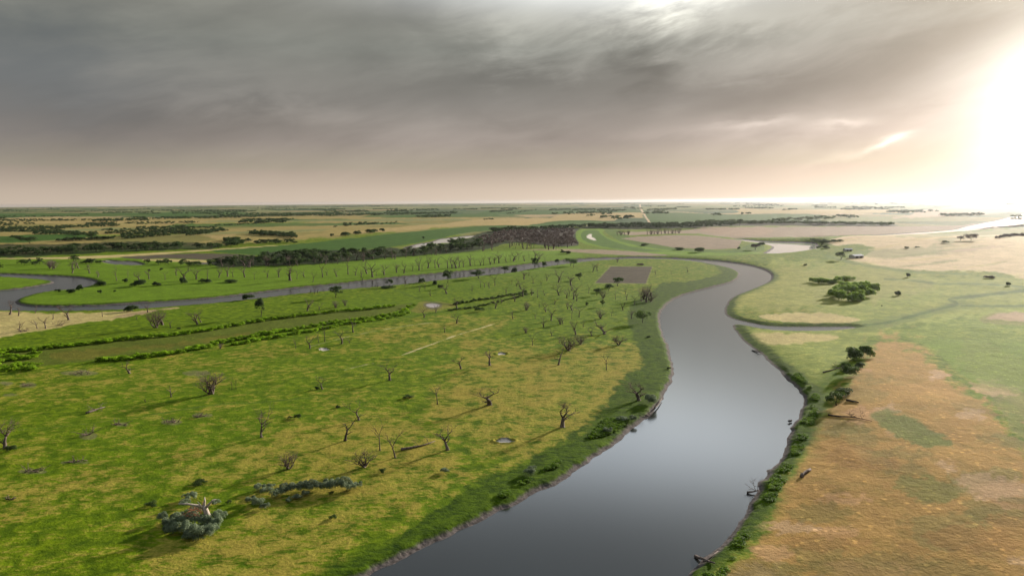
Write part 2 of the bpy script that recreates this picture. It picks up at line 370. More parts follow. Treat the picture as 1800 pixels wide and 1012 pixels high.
# ---- left sandy point and reed swale
paint('straw', [(-40,549),(60,549.5),(110,549.5),(225,547.4),(300,543),(312,541),(268,548),(205,561),(150,568),(90,578),(30,588),(-40,597)], 1.2, 3, .85)
paint((.30,.22,.12), [(200,556),(262,545),(306,541),(255,551),(215,560)], 1, 2, .8)
SW_U = [(-60,626),(0,619),(75,611),(150,604),(225,595),(300,588),(375,578),(450,564),(525,554),(600,546),(675,539),(700,536),(730,531)]
SW_L = [(716,542),(700,549),(650,559),(600,564),(525,575),(450,588),(375,602),(325,614),(250,625),(175,632),(100,641),(0,648),(-60,652)]
paint('reed', SW_U + SW_L, 1.0, 2.5, .97, smooth=False)
paint((.15,.125,.02), [(90,622),(180,612),(300,604),(400,590),(440,583),(420,592),(330,606),(230,617),(120,634)], 3, 6, .5)
paint((.17,.15,.03), [(738,530),(765,530),(795,533),(800,540),(770,547),(742,550),(720,548),(730,538)], 1.5, 2, .8)
paint('mud', [(744,535),(757,531),(772,532),(778,537),(770,543),(754,543.5)], 1, 1, .6)
paint('mudl', [(749,536),(758,533.5),(769,534.5),(773,537),(766,540.5),(755,540)], .6, .8, 1)
paint((.33,.34,.085), [(1280,525),(1290,480),(1380,460),(1500,462),(1600,480),(1850,495),(1850,560),(1700,560),(1540,590),(1480,640),(1420,690),(1330,610),(1300,575),(1400,572),(1500,565),(1420,545),(1300,545)], 8, 14, .6)  # golden flats, painted paler to carry some of the haze wash
paint((.26,.32,.06), [(1640,560),(1720,545),(1850,545),(1850,680),(1760,690),(1680,650),(1620,610),(1540,590)], 12, 16, .55)
paint('gold', [(1280,520),(1360,480),(1450,470),(1560,480),(1640,500),(1600,520),(1520,530),(1420,545),(1320,545)], 8, 14, .35)
paint('gold', [(1700,600),(1800,640),(1850,760),(1760,720),(1690,650)], 8, 20, .35)
# right-hand peninsula: bleached strips, creeks
paint('straw', [(1333,556),(1350,552.5),(1390,549.5),(1430,549.5),(1475,554),(1512,560.5),(1490,566.5),(1440,567.5),(1390,567),(1350,562)], 1.5, 3, .9)
paint('straw', [(1318,586),(1345,584),(1390,586),(1430,588),(1470,591),(1468,597),(1430,601),(1390,605),(1350,607),(1330,598)], 2.5, 4, .8)
CREEK = 'dkcrop'
paint('crop', [(1500,584),(1480,572),(1520,563),(1600,550),(1660,535),(1680,527),(1664,522),(1700,519),(1760,514),(1820,508),(1820,514),(1760,519),(1712,525),(1700,531),(1740,536),(1820,536),(1820,540),(1740,541),(1690,543),(1650,552),(1600,565),(1540,580)], 2, 3, .5)
paint((.04,.095,.010), [(1500,575),(1560,566),(1600,556),(1650,543),(1683,534),(1668,526),(1700,523),(1760,516),(1820,510)], 1.5, 2, .85, width=2.4)
paint((.04,.095,.010), [(1690,537),(1740,538),(1820,538)], .7, .8, .8, width=1.0)
paint('crop', [(1555,492),(1600,494.5),(1650,500),(1700,500.5),(1760,503),(1820,508)], 1.5, 2, .75, width=1.8)
paint('crop', [(1450,455),(1490,464),(1550,474),(1620,482),(1700,485)], 1.5, 2, .6, width=2)
paint('mudl', [(1356,577.6),(1400,578.6),(1450,578.6),(1500,575)], .7, .6, .85, width=2.2)
paint('olive', [(1850,548),(1800,548),(1740,552),(1722,560),(1740,568),(1800,572),(1860,574)], 2, 4, .7)
paint('pink', [(1850,548),(1790,549),(1745,554),(1735,560),(1770,562),(1850,566)], 2, 3, .85)
# dry hill bottom right
paint('dry', [(1548,594),(1577,594.5),(1600,600),(1625,612),(1650,642),(1680,668),(1702,690),(1725,712),(1745,735),(1762,760),(1790,800),(1850,860),(1900,1000),(1900,1150),(1160,1150),(1235,1040),(1262,1012),(1290,990),(1325,955),(1350,910),(1368,868),(1382,835),(1408,795),(1425,747),(1445,722),(1462,706),(1478,690),(1492,668),(1512,642),(1530,612)], 16, 24, .84)
for p_, o_ in (([(1530,746),(1545,737),(1564,735),(1600,752),(1645,778),(1672,803),(1625,802),(1590,790),(1562,772)], .9), ([(1510,812),(1535,808),(1565,828),(1560,838),(1520,828)], .7),
    ([(1570,862),(1640,858),(1690,880),(1660,900),(1610,895)], .6), ([(1690,850),(1760,842),(1800,850),(1780,868),(1710,865)], .6), ([(1740,700),(1800,690),(1850,700),(1850,800),(1790,790),(1760,740)], .7), ([(1740,782),(1790,785),(1800,806),(1770,802)], .7),
    ([(1480,770),(1530,775),(1540,800),(1500,805)], .4), ([(1600,930),(1700,920),(1740,960),(1640,985)], .5), ([(1690,900),(1800,910),(1850,960),(1760,960)], .5), ([(1400,960),(1470,950),(1480,990),(1410,1000)], .4)):
    paint('olive', p_, 4, 10, o_)
for k in range(95):
    x = random.uniform(1300, 1840); y = random.uniform(640, 1040)
    if x < 1540 - (y - 600) * .62: continue
    L = random.uniform(14, 60) * (y - 350) / 400; h_ = L * random.uniform(.15, .4)
    paint(random.choice([(.28,.155,.045),(.44,.26,.12),(.17,.14,.035),(.20,.15,.04),(.36,.21,.06),(.40,.27,.15)]), [(x-L,y-h_*.3),(x-L/3,y-h_),(x+L/2,y-h_*.5),(x+L,y+h_*.4),(x+L/3,y+h_),(x-L/2,y+h_*.7)], 5, 16, .62)
paint((.13,.15,.03), [(1528,747),(1545,737),(1564,735),(1600,752),(1645,778),(1672,803),(1625,802),(1590,790),(1558,772)], 4, 9, .85)
paint((.15,.15,.03), [(1570,862),(1640,856),(1700,880),(1660,902),(1605,895)], 6, 14, .6)
paint('meadow', [(1600,598),(1660,596),(1760,600),(1850,610),(1850,700),(1760,690),(1700,672),(1660,640),(1630,612)], 5, 8, .6)
# meadow: dry patches and lush ground
setf(dry, .10, [(-50,560),(300,545),(700,505),(900,480),(1040,470),(1060,500),(900,530),(700,560),(450,600),(-50,660)], 10, 10)
setf(dry, .16, [(-50,450),(500,450),(1010,435),(1300,455),(1000,465),(500,512),(-50,545)], 4, 6)
setf(dry, .62, [(830,600),(960,610),(1100,600),(1160,640),(1150,690),(1080,740),(960,800),(840,800),(760,730),(800,650)], 30, 30)
setf(dry, .22, [(880,480),(1000,500),(1130,520),(1140,590),(1000,600),(850,580),(840,520)], 15, 20)
setf(dry, .60, [(330,800),(430,770),(560,740),(700,720),(800,800),(760,880),(650,900),(560,1012),(300,1060),(250,950),(420,920),(420,850),(300,850)], 25, 40)
setf(dry, .52, [(100,840),(220,830),(240,870),(120,900),(-20,910),(-20,850)], 15, 20)
setf(dry, .5, [(620,590),(720,565),(900,560),(820,600),(700,610)], 8, 15)
setf(dry, .42, [(-50,660),(250,630),(500,600),(500,640),(250,690),(-50,720)], 12, 20)
setf(dry, .35, [(1290,570),(1500,580),(1800,560),(1850,700),(1600,640),(1480,700),(1420,720),(1340,620)], 10, 15)
setf(dry, .45, [(1280,520),(1360,470),(1500,470),(1800,490),(1800,560),(1600,550),(1300,560)], 10, 15)
setf(dry, .10, [(1360,530),(1550,540),(1650,520),(1500,505),(1420,500)], 10, 15)
# lush belts hugging the banks
def bank(dmin, dmax, amp): return sstep(dmax * 1.3, dmin, -sdr + n_big * amp) * (sdr < 0)
inb = np.zeros(N, np.float32); setf(inb, 1.0, [(1100,560),(1130,500),(1180,470),(1300,465),(1310,500),(1200,525),(1170,560),(1190,640),(1180,720),(1050,830),(900,900),(640,1060),(560,1060),(760,900),(980,790),(1100,700),(1130,640)], 8, 8)
lush = np.maximum(bank(2, 9, 8) * .8, bank(8, 26, 26) * inb) * sstep(1500, 900, R_)
lush = np.maximum(lush, 0)
setf(lush, .9, [(1165,555),(1145,520),(1165,497),(1220,493),(1262,486),(1285,479),(1299,483),(1288,494),(1225,511),(1185,523),(1170,538)], 2.5, 5)
setf(lush, .75, [(600,1012),(720,945),(800,865),(900,815),(990,775),(1060,710),(1100,660),(1150,640),(1180,680),(1120,760),(1030,830),(900,895),(640,1030)], 16, 26)
# keep dry hill from being lush except a thin strip
lush *= np.where(ow > .5, sstep(16, 6, -sdr), 1)
owl = ow * (1 - lush * sstep(18, 5, -sdr))
ow = owl.astype(np.float32)
# tracks
def trk(pts, wd, c, op, amp=.6): paint(c, pts, .7, amp, op, width=wd)
trk([(32,755.5),(125,747),(225,735),(300,722),(375,711),(450,706.5),(550,698)], .9, 'track', .8)
trk([(32,758.5),(125,750),(225,737.5),(300,724.5),(375,713),(450,708.5),(550,700)], .5, 'track', .6)
trk([(550,698),(625,687),(750,670),(850,655)], .7, 'track', .45)
trk([(450,690),(520,672),(600,652)], .7, 'track', .5)
trk([(705,624),(750,608),(800,590),(850,575),(870,569)], .9, 'pale', .9, 1.2)
trk([(600,652),(625,644),(657,637)], .6, 'pale', .7, 1.2)
trk([(545,609),(625,589),(700,575),(760,567)], .9, 'pale', .6, 1)
trk([(1020,622),(1045,612),(1062,600),(1090,582)], .6, 'straw', .5, 1)
trk([(1105,588),(1098,570),(1102,555)], .5, 'track', .4)
trk([(950,697),(1000,780)], .5, 'track', .3)
trk([(1178,640),(1170,690),(1150,712)], .6, 'straw', .4, 2)
trk([(690,507),(720,519),(745,528),(790,536)], 1.0, 'track', .7)
trk([(700,509),(740,521),(775,529)], .5, 'lime', .6)
paint('track', [(700,560),(760,551),(800,544),(850,537),(930,516)], .8, 1, .7, width=.9)
paint('road', [(1125,361),(1127,368),(1133,378),(1138,386),(1142,391)], .4, .3, .95, width=1.5)
for hx, hy, rx, ry in HOLES:
    P = [(hx + rx * math.cos(a) * (1 + .15 * math.sin(3 * a)), hy + ry * math.sin(a)) for a in np.linspace(0, 2 * math.pi, 14, endpoint=False)]
    paint('mud', P, .8, 1.5, .95)
    paint('sand', [(hx + .85 * (x - hx) - rx * .05, hy + .75 * (y - hy) + ry * .1) for x, y in P], .6, 1.6, .9)
# bare earth blotches with dead brush
BRUSH = [(155,765,17,8),(213,744,14,4),(302,741,20,5),(55,828,28,5),(132,812,26,3),(140,655,34,5),(345,655,25,5),(50,677,16,5),(12,673,12,4),(20,695,14,3),(355,730,18,4)]
for x, y, rx, ry in BRUSH:
    paint((.16,.13,.075), [(x + rx * math.cos(a), y + ry * math.sin(a)) for a in np.linspace(0, 2 * math.pi, 9, endpoint=False)], 1.5, 3, .7)

# mesh
V = np.stack([X, Y, Z], 1)
ii = np.arange(NR - 1)[:, None] * NA + np.arange(NA - 1)[None, :]
Fq = np.stack([ii, ii + 1, ii + NA + 1, ii + NA], -1).reshape(-1, 4)
# close the ring at the back and the centre
jj = np.arange(NR - 1) * NA
back = np.stack([jj + NA - 1, jj, jj + NA, jj + 2 * NA - 1], -1)
Fq = np.concatenate([Fq, back])
Fq = Fq[:, ::-1]

gm, t, o = newmat('plain_cover')
geo = t.n('ShaderNodeNewGeometry'); P = S(t.nt, geo.outputs['Position'])
a_ow = t.attr('cover'); a_dry = t.attr('dryness'); a_lush = t.attr('lush'); a_sd = t.attr('shore'); a_rows = t.attr('rows')
a_base = t.attr('cover_color', 'Color')
n8 = t.noise(P, .055, 5, .62); n3 = t.noise(P, .24, 6, .68, .4); n1 = t.noise(P, 1.1, 4, .7); n40 = t.noise(P, .012, 3, .5)
nst = t.noise(t.scale(P, (.35, 1.0, 1.0)), .9, 4, .7, .3)
g1 = t.mix(n3.step(.32, .68), (.050, .096, .0015), (.140, .205, .003))
g1 = t.mix(n40.step(.35, .65) * .5, g1, (.080, .150, .002))
g1 = t.mix(n1.step(.45, .8) * .22, g1, (.17, .21, .02))
st = t.mix(n1.step(.3, .7), (.17, .155, .022), (.36, .29, .055))
st = t.mix(n8.step(.4, .65) * .5, st, (.31, .215, .045))
n5 = t.noise(P, .12, 5, .66, .6)
dmask = (nst * .48 + n3 * .42 + n5 * .26 + n8 * .26 - .72 + a_dry * .34)
g1 = t.mix(dmask.step(.07, .20) * .8, g1, st)
g1 = t.mulc(g1, n5.step(.25, .7) * .16 + n3.step(.3, .7) * .16 + .82)
lu = t.mix((n3 * .5 + nst * .5).step(.35, .65), (.014, .036, .0015), (.072, .125, .003))
g1 = t.mix((a_lush + (n8 - .5) * .6).step(.25, .75), g1, lu)
var = n3 * .7 + nst * .5 + n8 * .9 - .05
bv = t.mulc(a_base, var)
speck = t.mix(n1.step(.58, .8) * .5, bv, t.mulc(bv, 1.7))
vo = t.n('ShaderNodeTexVoronoi'); t.put(vo, 'Vector', P); vo.inputs['Scale'].default_value = .42; vo.inputs['Randomness'].default_value = 1.0
speck = t.mix((n1 * .5 + nst * .5).step(.46, .30) * .6, speck, t.mulc(bv, .45))
speck = t.mix(S(t.nt, vo.outputs['Distance']).step(.30, .12) * n5.step(.38, .58) * .9, speck, t.mulc(bv, 1.75))
wv = t.n('ShaderNodeTexWave', wave_type='BANDS', bands_direction='DIAGONAL'); t.put(wv, 'Vector', P); wv.inputs['Scale'].default_value = .06
wv.inputs['Distortion'].default_value = 1.0
speck = t.mix(a_rows * S(t.nt, wv.outputs['Fac']).step(.3, .8) * .45, speck, t.mulc(bv, .62))
g = t.mix((a_ow * 1.42 - .22 + (n3 - .5) * .5 + (n5 - .5) * 1.0).clamp(), g1, speck)
# wet mud at the water's edge
mudc = t.mix(n1.step(.3, .7), (.055, .047, .043), (.15, .13, .12))
edge = (a_sd * -1.0) + (n3 - .5) * 2.0
g = t.mix(edge.step(1.9, .7), g, mudc)
hgt = n3 * 1.0 + n1 * .6 + nst * .25
principled(t, o, g, .95, bump(t, hgt, .6, .6), .05)
me = mesh('ground', V, Fq, gm, smooth=True)
sdmud = sdw * np.where(R_ > 400, 400 / R_, 1) ** .9
fattr(me, 'cover', ow); fattr(me, 'dryness', dry - .10); fattr(me, 'lush', lush); fattr(me, 'shore', np.maximum(sdmud, -50)); fattr(me, 'rows', rows)
cattr(me, 'cover_color', base)
tag(link('ground', me), kind='structure')

# height of the land for planting
Zg = Z.reshape(NR, NA)
def land(x, y):
    r = math.hypot(x, y); a = math.atan2(x, y)
    j = int(np.clip(np.searchsorted(rad, r), 1, NR - 1)); i = int(np.clip(np.searchsorted(az, a), 1, NA - 1))
    u = (r - rad[j-1]) / (rad[j] - rad[j-1]); v = (a - az[i-1]) / (az[i] - az[i-1])
    return float((Zg[j-1, i-1] * (1-v) + Zg[j-1, i] * v) * (1-u) + (Zg[j, i-1] * (1-v) + Zg[j, i] * v) * u)
def spot(x, y):                          # where a base seen at (x, y) stands, on the relief
    z = 0.0
    for _ in range(4):
        g = G(x, y, z); z = land(g.x, g.y)
    return Vector((g.x, g.y, z))

# ------------------------------------------------------------------ water
wm, t, o = newmat('river_water')
geo = t.n('ShaderNodeNewGeometry'); P = S(t.nt, geo.outputs['Position'])
w1 = t.noise(t.scale(P, (1, 1, 1)), 1.1, 3, .6); w2 = t.noise(P, .02, 3, .5)
principled(t, o, (.018, .019, .016), .17, bump(t, w1 * (w2.step(.3, .7) * .7 + .3), .02, .25), .5, IOR=3.4, **{'Specular Tint': (.90, .96, 1.0, 1)})
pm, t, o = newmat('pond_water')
principled(t, o, (.46, .46, .44), .05, None, .5, IOR=3.0)  # pale base colour stands in for bright sky reflected in the ponds
def water(name, poly, pad):
    x0, y0 = poly.min(0) - pad; x1, y1 = poly.max(0) + pad
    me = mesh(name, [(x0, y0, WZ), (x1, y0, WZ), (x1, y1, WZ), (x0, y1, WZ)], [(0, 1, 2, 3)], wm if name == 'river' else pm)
    return tag(link(name, me), kind='structure')
def shift(o, dz): o.location.z = dz
water('river', river_w, 3)
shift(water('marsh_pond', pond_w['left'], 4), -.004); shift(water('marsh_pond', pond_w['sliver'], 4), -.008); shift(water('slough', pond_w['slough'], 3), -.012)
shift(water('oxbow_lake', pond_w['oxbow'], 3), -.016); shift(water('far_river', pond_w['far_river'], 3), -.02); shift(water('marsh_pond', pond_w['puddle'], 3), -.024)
# ------------------------------------------------------------------ sky, sun, haze
EXPO = 1.0; K = 1 / 2 ** EXPO
def dirang(x, y):
    d = ray(x, y); return math.degrees(math.atan2(d.x, d.y)), math.degrees(math.asin(d.z))
SUN_AZ, SUN_EL = 42.0, 13.0
w = bpy.data.worlds.new('World'); scene.world = w; w.use_nodes = True; w.node_tree.nodes.clear()
t = NT(w.node_tree); ow_ = t.n('ShaderNodeOutputWorld'); bg = t.n('ShaderNodeBackground'); t.L.new(bg.outputs[0], ow_.inputs[0])
tc = t.n('ShaderNodeTexCoord'); D = S(t.nt, tc.outputs['Generated'])
sep = t.n('ShaderNodeSeparateXYZ'); t.L.new(D.k, sep.inputs[0]); dx, dy, dz = (S(t.nt, sep.outputs[i]) for i in range(3))
az_ = dx._m('ARCTAN2', dy) * (180 / math.pi); el_ = dz._m('ARCSINE') * (180 / math.pi)
el_ = el_.max(0)
ns = t.n('ShaderNodeTexSky'); ns.sky_type = 'NISHITA'; ns.sun_disc = False
ns.sun_elevation = math.radians(SUN_EL); ns.sun_rotation = math.radians(SUN_AZ); ns.dust_density = 3
def vec(x, y, z=0.0):
    c = t.n('ShaderNodeCombineXYZ')
    for i, v in enumerate((x, y, z)):
        if isinstance(v, S): t.L.new(v.k, c.inputs[i])
        else: c.inputs[i].default_value = v
    return S(t.nt, c.outputs[0])
# overcast deck: streaks drawn out along the wind, seen in perspective
r_ = math.radians(9); ca, sa = math.cos(r_), math.sin(r_)
uu = az_ * ca + el_ * sa; vv = el_ * ca - az_ * sa
warp = t.noise(vec(uu * .05, vv * .12), 1.0, 3, .5) - .5
c1 = t.noise(vec(uu * .045 + warp * .8, vv * .16 + warp * .9, 2.3), 1.0, 4, .5)
c2 = t.noise(vec(uu * .11 + warp * 1.6, vv * .42 + warp * 2.2, 7.1), 1.0, 5, .55)
c3 = t.noise(vec(uu * .3 + warp * 3, vv * .9 + warp * 3, 4.4), 1.0, 4, .6)
ramp = t.n('ShaderNodeValToRGB'); t.L.new((el_ / 90).k, ramp.inputs[0]); cr = ramp.color_ramp
STOPS = [(0, (.66,.535,.43)), (1.0, (.60,.485,.39)), (2.6, (.43,.35,.285)), (2.6001, (.41,.35,.275)), (4.8, (.315,.268,.24)), (8, (.25,.23,.21)), (12, (.225,.224,.20)), (16.5, (.26,.25,.215)), (21, (.38,.38,.37)), (26, (.11,.115,.12)), (34, (.09,.10,.11)), (45, (.55,.6,.68)), (90, (.5,.55,.64))]
while len(cr.elements) < len(STOPS): cr.elements.new(.5)
for e, (p, c) in zip(cr.elements, STOPS): e.position = p / 90; e.color = (*c, 1)
basec = S(t.nt, ramp.outputs[0])
# angle from the veiled sun
ga, ge = 43.2, 5.5
gd = ((az_ - ga).pow(2) * .93 + ((el_ - ge) * 1.32).pow(2)).pow(.5)
mul = (gd * (-1 / 24)).exp() * 1.5 + .88
cl = (c1 - .5) * .6 + (c2 - .5) * .42 + (c3 - .5) * .14
fade = el_.step(.5, 6)
mul = mul * (cl * fade * 1.25 * ((gd * (-1 / 30)).exp() * .9 + 1)).exp()
def blob(x, y, sx, sy, rot=0, wob=0):
    a0, e0 = dirang(x, y); k = 57.3 / 1200
    c_, s_ = math.cos(math.radians(rot)), math.sin(math.radians(rot))
    a = az_ - a0; e = el_ - e0
    if wob: a = a + (c2 - .5) * wob * 3; e = e + (c3 - .5) * wob + (c2 - .5) * wob
    p_ = (a * c_ + e * s_) / (sx * k); q_ = (e * c_ - a * s_) / (sy * k)
    return (-(p_.pow(2) + q_.pow(2))).exp()
for (x, y, sx, sy, rot, amp, wob) in [(1230, -110, 280, 100, 5, .5, 5), (1185, -2, 105, 34, 4, .8, 6), (1300, 40, 150, 30, 0, .25, 4), (930, 30, 130, 60, 0, .32, 5), (1130, 120, 60, 55, 30, -.5, 5), (930, 150, 170, 28, 0, -.28, 3), (1290, 75, 180, 26, 12, -.12, 3),
    (1480, 130, 260, 34, 13, -.34, 2), (1700, 60, 200, 40, 14, -.2, 3), (1290, 165, 170, 26, 5, -.16, 3), (220, 215, 260, 28, 3, -.18, 3), (60, 130, 170, 90, 0, -.14, 3), (450, 160, 100, 40, 0, .12, 4), (1330, 216, 62, 7, 0, .42, 1.2), (1485, 214, 40, 7, 0, .45, 1.2), (1330, 232, 110, 14, 0, .16, 2),
    (1586, 236, 26, 6, 12, .45, 1), (1560, 250, 30, 4, 25, .5, 1), (1510, 266, 60, 6, 14, .2, 1), (1180, 245, 130, 12, 2, -.10, 2), (600, 20, 200, 30, 0, -.06, 3), (1420, 20, 200, 24, 8, .16, 4)]:
    mul = mul * (blob(x, y, sx, sy, rot, wob) * amp).exp()
skyc = t.mulc(basec, mul)
skyc = t.mix(((gd * (-1 / 26)).exp() * 1.5).clamp() * .55 * el_.step(30, 14), skyc, t.mulc(skyc, 1.0))
tint = t.mix((gd * (-1 / 24)).exp().clamp(), (.98, 1.0, .99), (1.03, .985, .98))
mm = t.n('ShaderNodeVectorMath', operation='MULTIPLY'); t.put(mm, 0, skyc); t.put(mm, 1, tint); skyc = S(t.nt, mm.outputs[0])
bl = blob(20, 130, 200, 90, 0, 3)
skyc = t.mix(bl * .5, skyc, (.125, .15, .17))
halo = (-(gd / 21).pow(2)).exp() * .27; core = (-(gd / 6.1).pow(2)).exp() * 3.2
def rgb(c): 
    n = t.n('ShaderNodeRGB'); n.outputs[0].default_value = (*c, 1); return S(t.nt, n.outputs[0])
fill_gap = (-(((az_ - 11) / 18).pow(2) + ((el_ - 18.0) / 2.4).pow(2))).exp() * .55 + (-(((az_ + 8) / 42).pow(2) + ((el_ - 20.8) / 2.7).pow(2))).exp() * .36  # added bright band, mostly unseen above the frame, to brighten the river's reflection
skyc = t.addc(skyc, t.mulc(rgb((.90, .96, 1.06)), fill_gap * 2.1))
skyc = t.addc(skyc, t.addc(t.mulc(rgb((1, .83, .70)), halo), t.mulc(rgb((1, .94, .88)), core)))
skyc = t.addc(t.mulc(skyc, K * .97), t.mulc(S(t.nt, ns.outputs[0]), .0015))
t.put(bg, 'Color', skyc); bg.inputs[1].default_value = 1.0
w.cycles.sampling_method = 'MANUAL'; w.cycles.sample_map_resolution = 1024

sl = bpy.data.lights.new('sun', 'SUN'); sl.energy = 5.0; sl.angle = math.radians(3.0); sl.color = (1, .89, .77)
so = bpy.data.objects.new('sun', sl); col.objects.link(so)
a, e = math.radians(SUN_AZ), math.radians(SUN_EL)
sd_ = Vector((math.sin(a) * math.cos(e), math.cos(a) * math.cos(e), math.sin(e)))
so.rotation_euler = (-sd_).to_track_quat('-Z', 'Y').to_euler(); so.location = (300, 300, 400)

hm, t, o = newmat('haze_air')
pv = t.n('ShaderNodeVolumePrincipled'); pv.inputs['Color'].default_value = (.76, .80, .86, 1)
pv.inputs['Density'].default_value = 1.45e-5; pv.inputs['Anisotropy'].default_value = .76
t.L.new(pv.outputs[0], o.inputs['Volume'])
x1, y0, y1, z0, z1 = 31500, -31500, 31500, -8, 86
bmv = [(-x1,y0,z0),(x1,y0,z0),(x1,y1,z0),(-x1,y1,z0),(-x1,y0,z1),(x1,y0,z1),(x1,y1,z1),(-x1,y1,z1)]
hz = link('haze', mesh('haze', bmv, [(0,3,2,1),(4,5,6,7),(0,1,5,4),(1,2,6,5),(2,3,7,6),(3,0,4,7)], hm))
tag(hz, kind='stuff')

scene.view_settings.view_transform = 'Standard'; scene.view_settings.look = 'None'
scene.view_settings.exposure = EXPO; scene.view_settings.gamma = 1
c = scene.cycles
scene.render.engine = 'CYCLES'
c.max_bounces = 5; c.diffuse_bounces = 2; c.glossy_bounces = 2; c.transmission_bounces = 3; c.volume_bounces = 0; c.sample_clamp_indirect = 2.0; c.transparent_max_bounces = 4
c.use_denoising = True
try: c.denoiser = 'OPENIMAGEDENOISE'; c.denoising_input_passes = 'RGB_ALBEDO_NORMAL'
except Exception: pass
c.use_adaptive_sampling = False
c.caustics_reflective = c.caustics_refractive = False
# ------------------------------------------------------------------ bark and leaf materials
def barkmat(name, a, b):
    mt, t, o = newmat(name); tc = t.n('ShaderNodeTexCoord'); P = S(t.nt, tc.outputs['Object'])
    n = t.noise(t.scale(P, (1, 1, .3)), 3.0, 4, .6)
    principled(t, o, t.mix(n.step(.3, .7), a, b), .9, bump(t, n, .1, .6), .1); return mt
M_bark = barkmat('grey_bark', (.085,.065,.055), (.21,.17,.145))
M_barkw = barkmat('bleached_bark', (.30,.25,.20), (.52,.45,.38))
M_barkd = barkmat('dark_bark', (.035,.030,.025), (.09,.075,.06))
M_twig = barkmat('brown_twig', (.075,.052,.044), (.17,.125,.105))
M_rust = barkmat('rusty_leaf', (.25,.10,.05), (.40,.18,.10))
def leafmat(name, a, b, trans=.3, c=None, sc=.5):
    mt, t, o = newmat(name); tc = t.n('ShaderNodeTexCoord'); P = S(t.nt, tc.outputs['Object'])
    oi = t.n('ShaderNodeObjectInfo'); rnd = S(t.nt, oi.outputs['Random'])
    n = t.noise(P, sc, 3, .6)
    cc = t.mix(n.step(.3, .7), a, b)
    cc = t.mulc(cc, rnd * .5 + .75)
    b_ = t.n('ShaderNodeBsdfPrincipled'); t.put(b_, 'Base Color', cc); t.put(b_, 'Roughness', .7); t.put(b_, 'Specular IOR Level', .15)
    tr = t.n('ShaderNodeBsdfTranslucent'); t.put(tr, 'Color', t.mulc(cc, 1.3))
    mx = t.n('ShaderNodeMixShader'); mx.inputs[0].default_value = trans
    t.L.new(b_.outputs[0], mx.inputs[1]); t.L.new(tr.outputs[0], mx.inputs[2]); t.L.new(mx.outputs[0], o.inputs[0]); return mt
M_dark = leafmat('dark_leaves', (.022,.045,.012), (.06,.10,.025), .35)
M_mid = leafmat('green_leaves', (.035,.065,.015), (.09,.14,.03), .3)
M_fresh = leafmat('fresh_leaves', (.15,.24,.04), (.30,.42,.08), .4)
M_lime = leafmat('willow_leaves', (.14,.26,.006), (.30,.46,.02), .4)
M_sage = leafmat('sage_leaves', (.085,.12,.065), (.27,.33,.20), .2, sc=.9)
M_bankl = leafmat('bank_leaves', (.05,.11,.006), (.13,.22,.014), .45, sc=.3)
M_brownw = leafmat('bare_crowns', (.07,.052,.042), (.16,.125,.10), .1, sc=.05)
M_strawt = leafmat('straw_blades', (.34,.25,.08), (.52,.40,.14), .3, sc=.2)
M_clod = leafmat('pale_clods', (.50,.36,.20), (.66,.50,.30), .1, sc=.2)
M_grasst = leafmat('grass_blades', (.06,.125,.004), (.15,.235,.01), .3, sc=.2)

# ------------------------------------------------------------------ shape builders
def tube(vs, fs, pts, rs, k=5):
    n0 = len(vs); m_ = len(pts)
    for i, (p, r) in enumerate(zip(pts, rs)):
        d = (pts[min(i + 1, m_ - 1)] - pts[max(i - 1, 0)]).normalized()
        a = d.orthogonal().normalized(); b = d.cross(a)
        for j in range(k):
            th = 2 * math.pi * j / k; vs.append(p + a * (r * math.cos(th)) + b * (r * math.sin(th)))
    for i in range(m_ - 1):
        for j in range(k):
            fs.append((n0 + i * k + j, n0 + i * k + (j + 1) % k, n0 + (i + 1) * k + (j + 1) % k, n0 + (i + 1) * k + j))
    fs.append(tuple(n0 + j for j in range(k))[::-1]); fs.append(tuple(n0 + (m_ - 1) * k + j for j in range(k)))
def grow(rd, T, B, p, d, L, r, lev, mx, gn, up, fork=2.4):
    n = 5 if lev == 0 else 4; pts = [p]; rs = [r * (1.5 if lev == 0 else 1)]; q_ = p.copy(); dd = d.copy()
    for i in range(n):
        dd = (dd + Vector((rd.uniform(-1, 1), rd.uniform(-1, 1), rd.uniform(-.7, .7))) * gn + Vector((0, 0, up))).normalized()
        q_ = q_ + dd * (L / n); pts.append(q_.copy()); rs.append(r * (1 - .55 * (i + 1) / n))
    tgt = T if lev == 0 else B
    tube(tgt[0], tgt[1], pts, rs, 6 if lev == 0 else (5 if lev < 3 else 3))
    if lev >= mx: return
    kids = 2 + (rd.random() < fork - 2)
    for c_ in range(kids):
        ax = Vector((rd.uniform(-1, 1), rd.uniform(-1, 1), 0)).normalized() if lev else Vector((math.cos(c_ * 6.28 / kids + rd.random()), math.sin(c_ * 6.28 / kids + rd.random()), 0))
        nd = (dd * rd.uniform(.6, 1.1) + ax * rd.uniform(.5, 1.1)).normalized()
        grow(rd, T, B, pts[-1], nd, L * rd.uniform(.55, .85), rs[-1] * rd.uniform(.85, 1.05), lev + 1, mx, gn, up * .7, fork)
    for c_ in range(1 + (rd.random() < .6)):
        i = rd.randint(2, n - 1); ax = Vector((rd.uniform(-1, 1), rd.uniform(-1, 1), rd.uniform(0, .6))).normalized()
        grow(rd, T, B, pts[i], (dd * .35 + ax).normalized(), L * rd.uniform(.35, .7), rs[i] * .62, max(lev + 1, mx - 2), mx, gn, up * .6, fork)
def norm(T, B):                          # scale the pair to one metre tall
    top = max(v.z for v in T[0] + B[0])
    return ([v / top for v in T[0]], T[1]), ([v / top for v in B[0]], B[1])
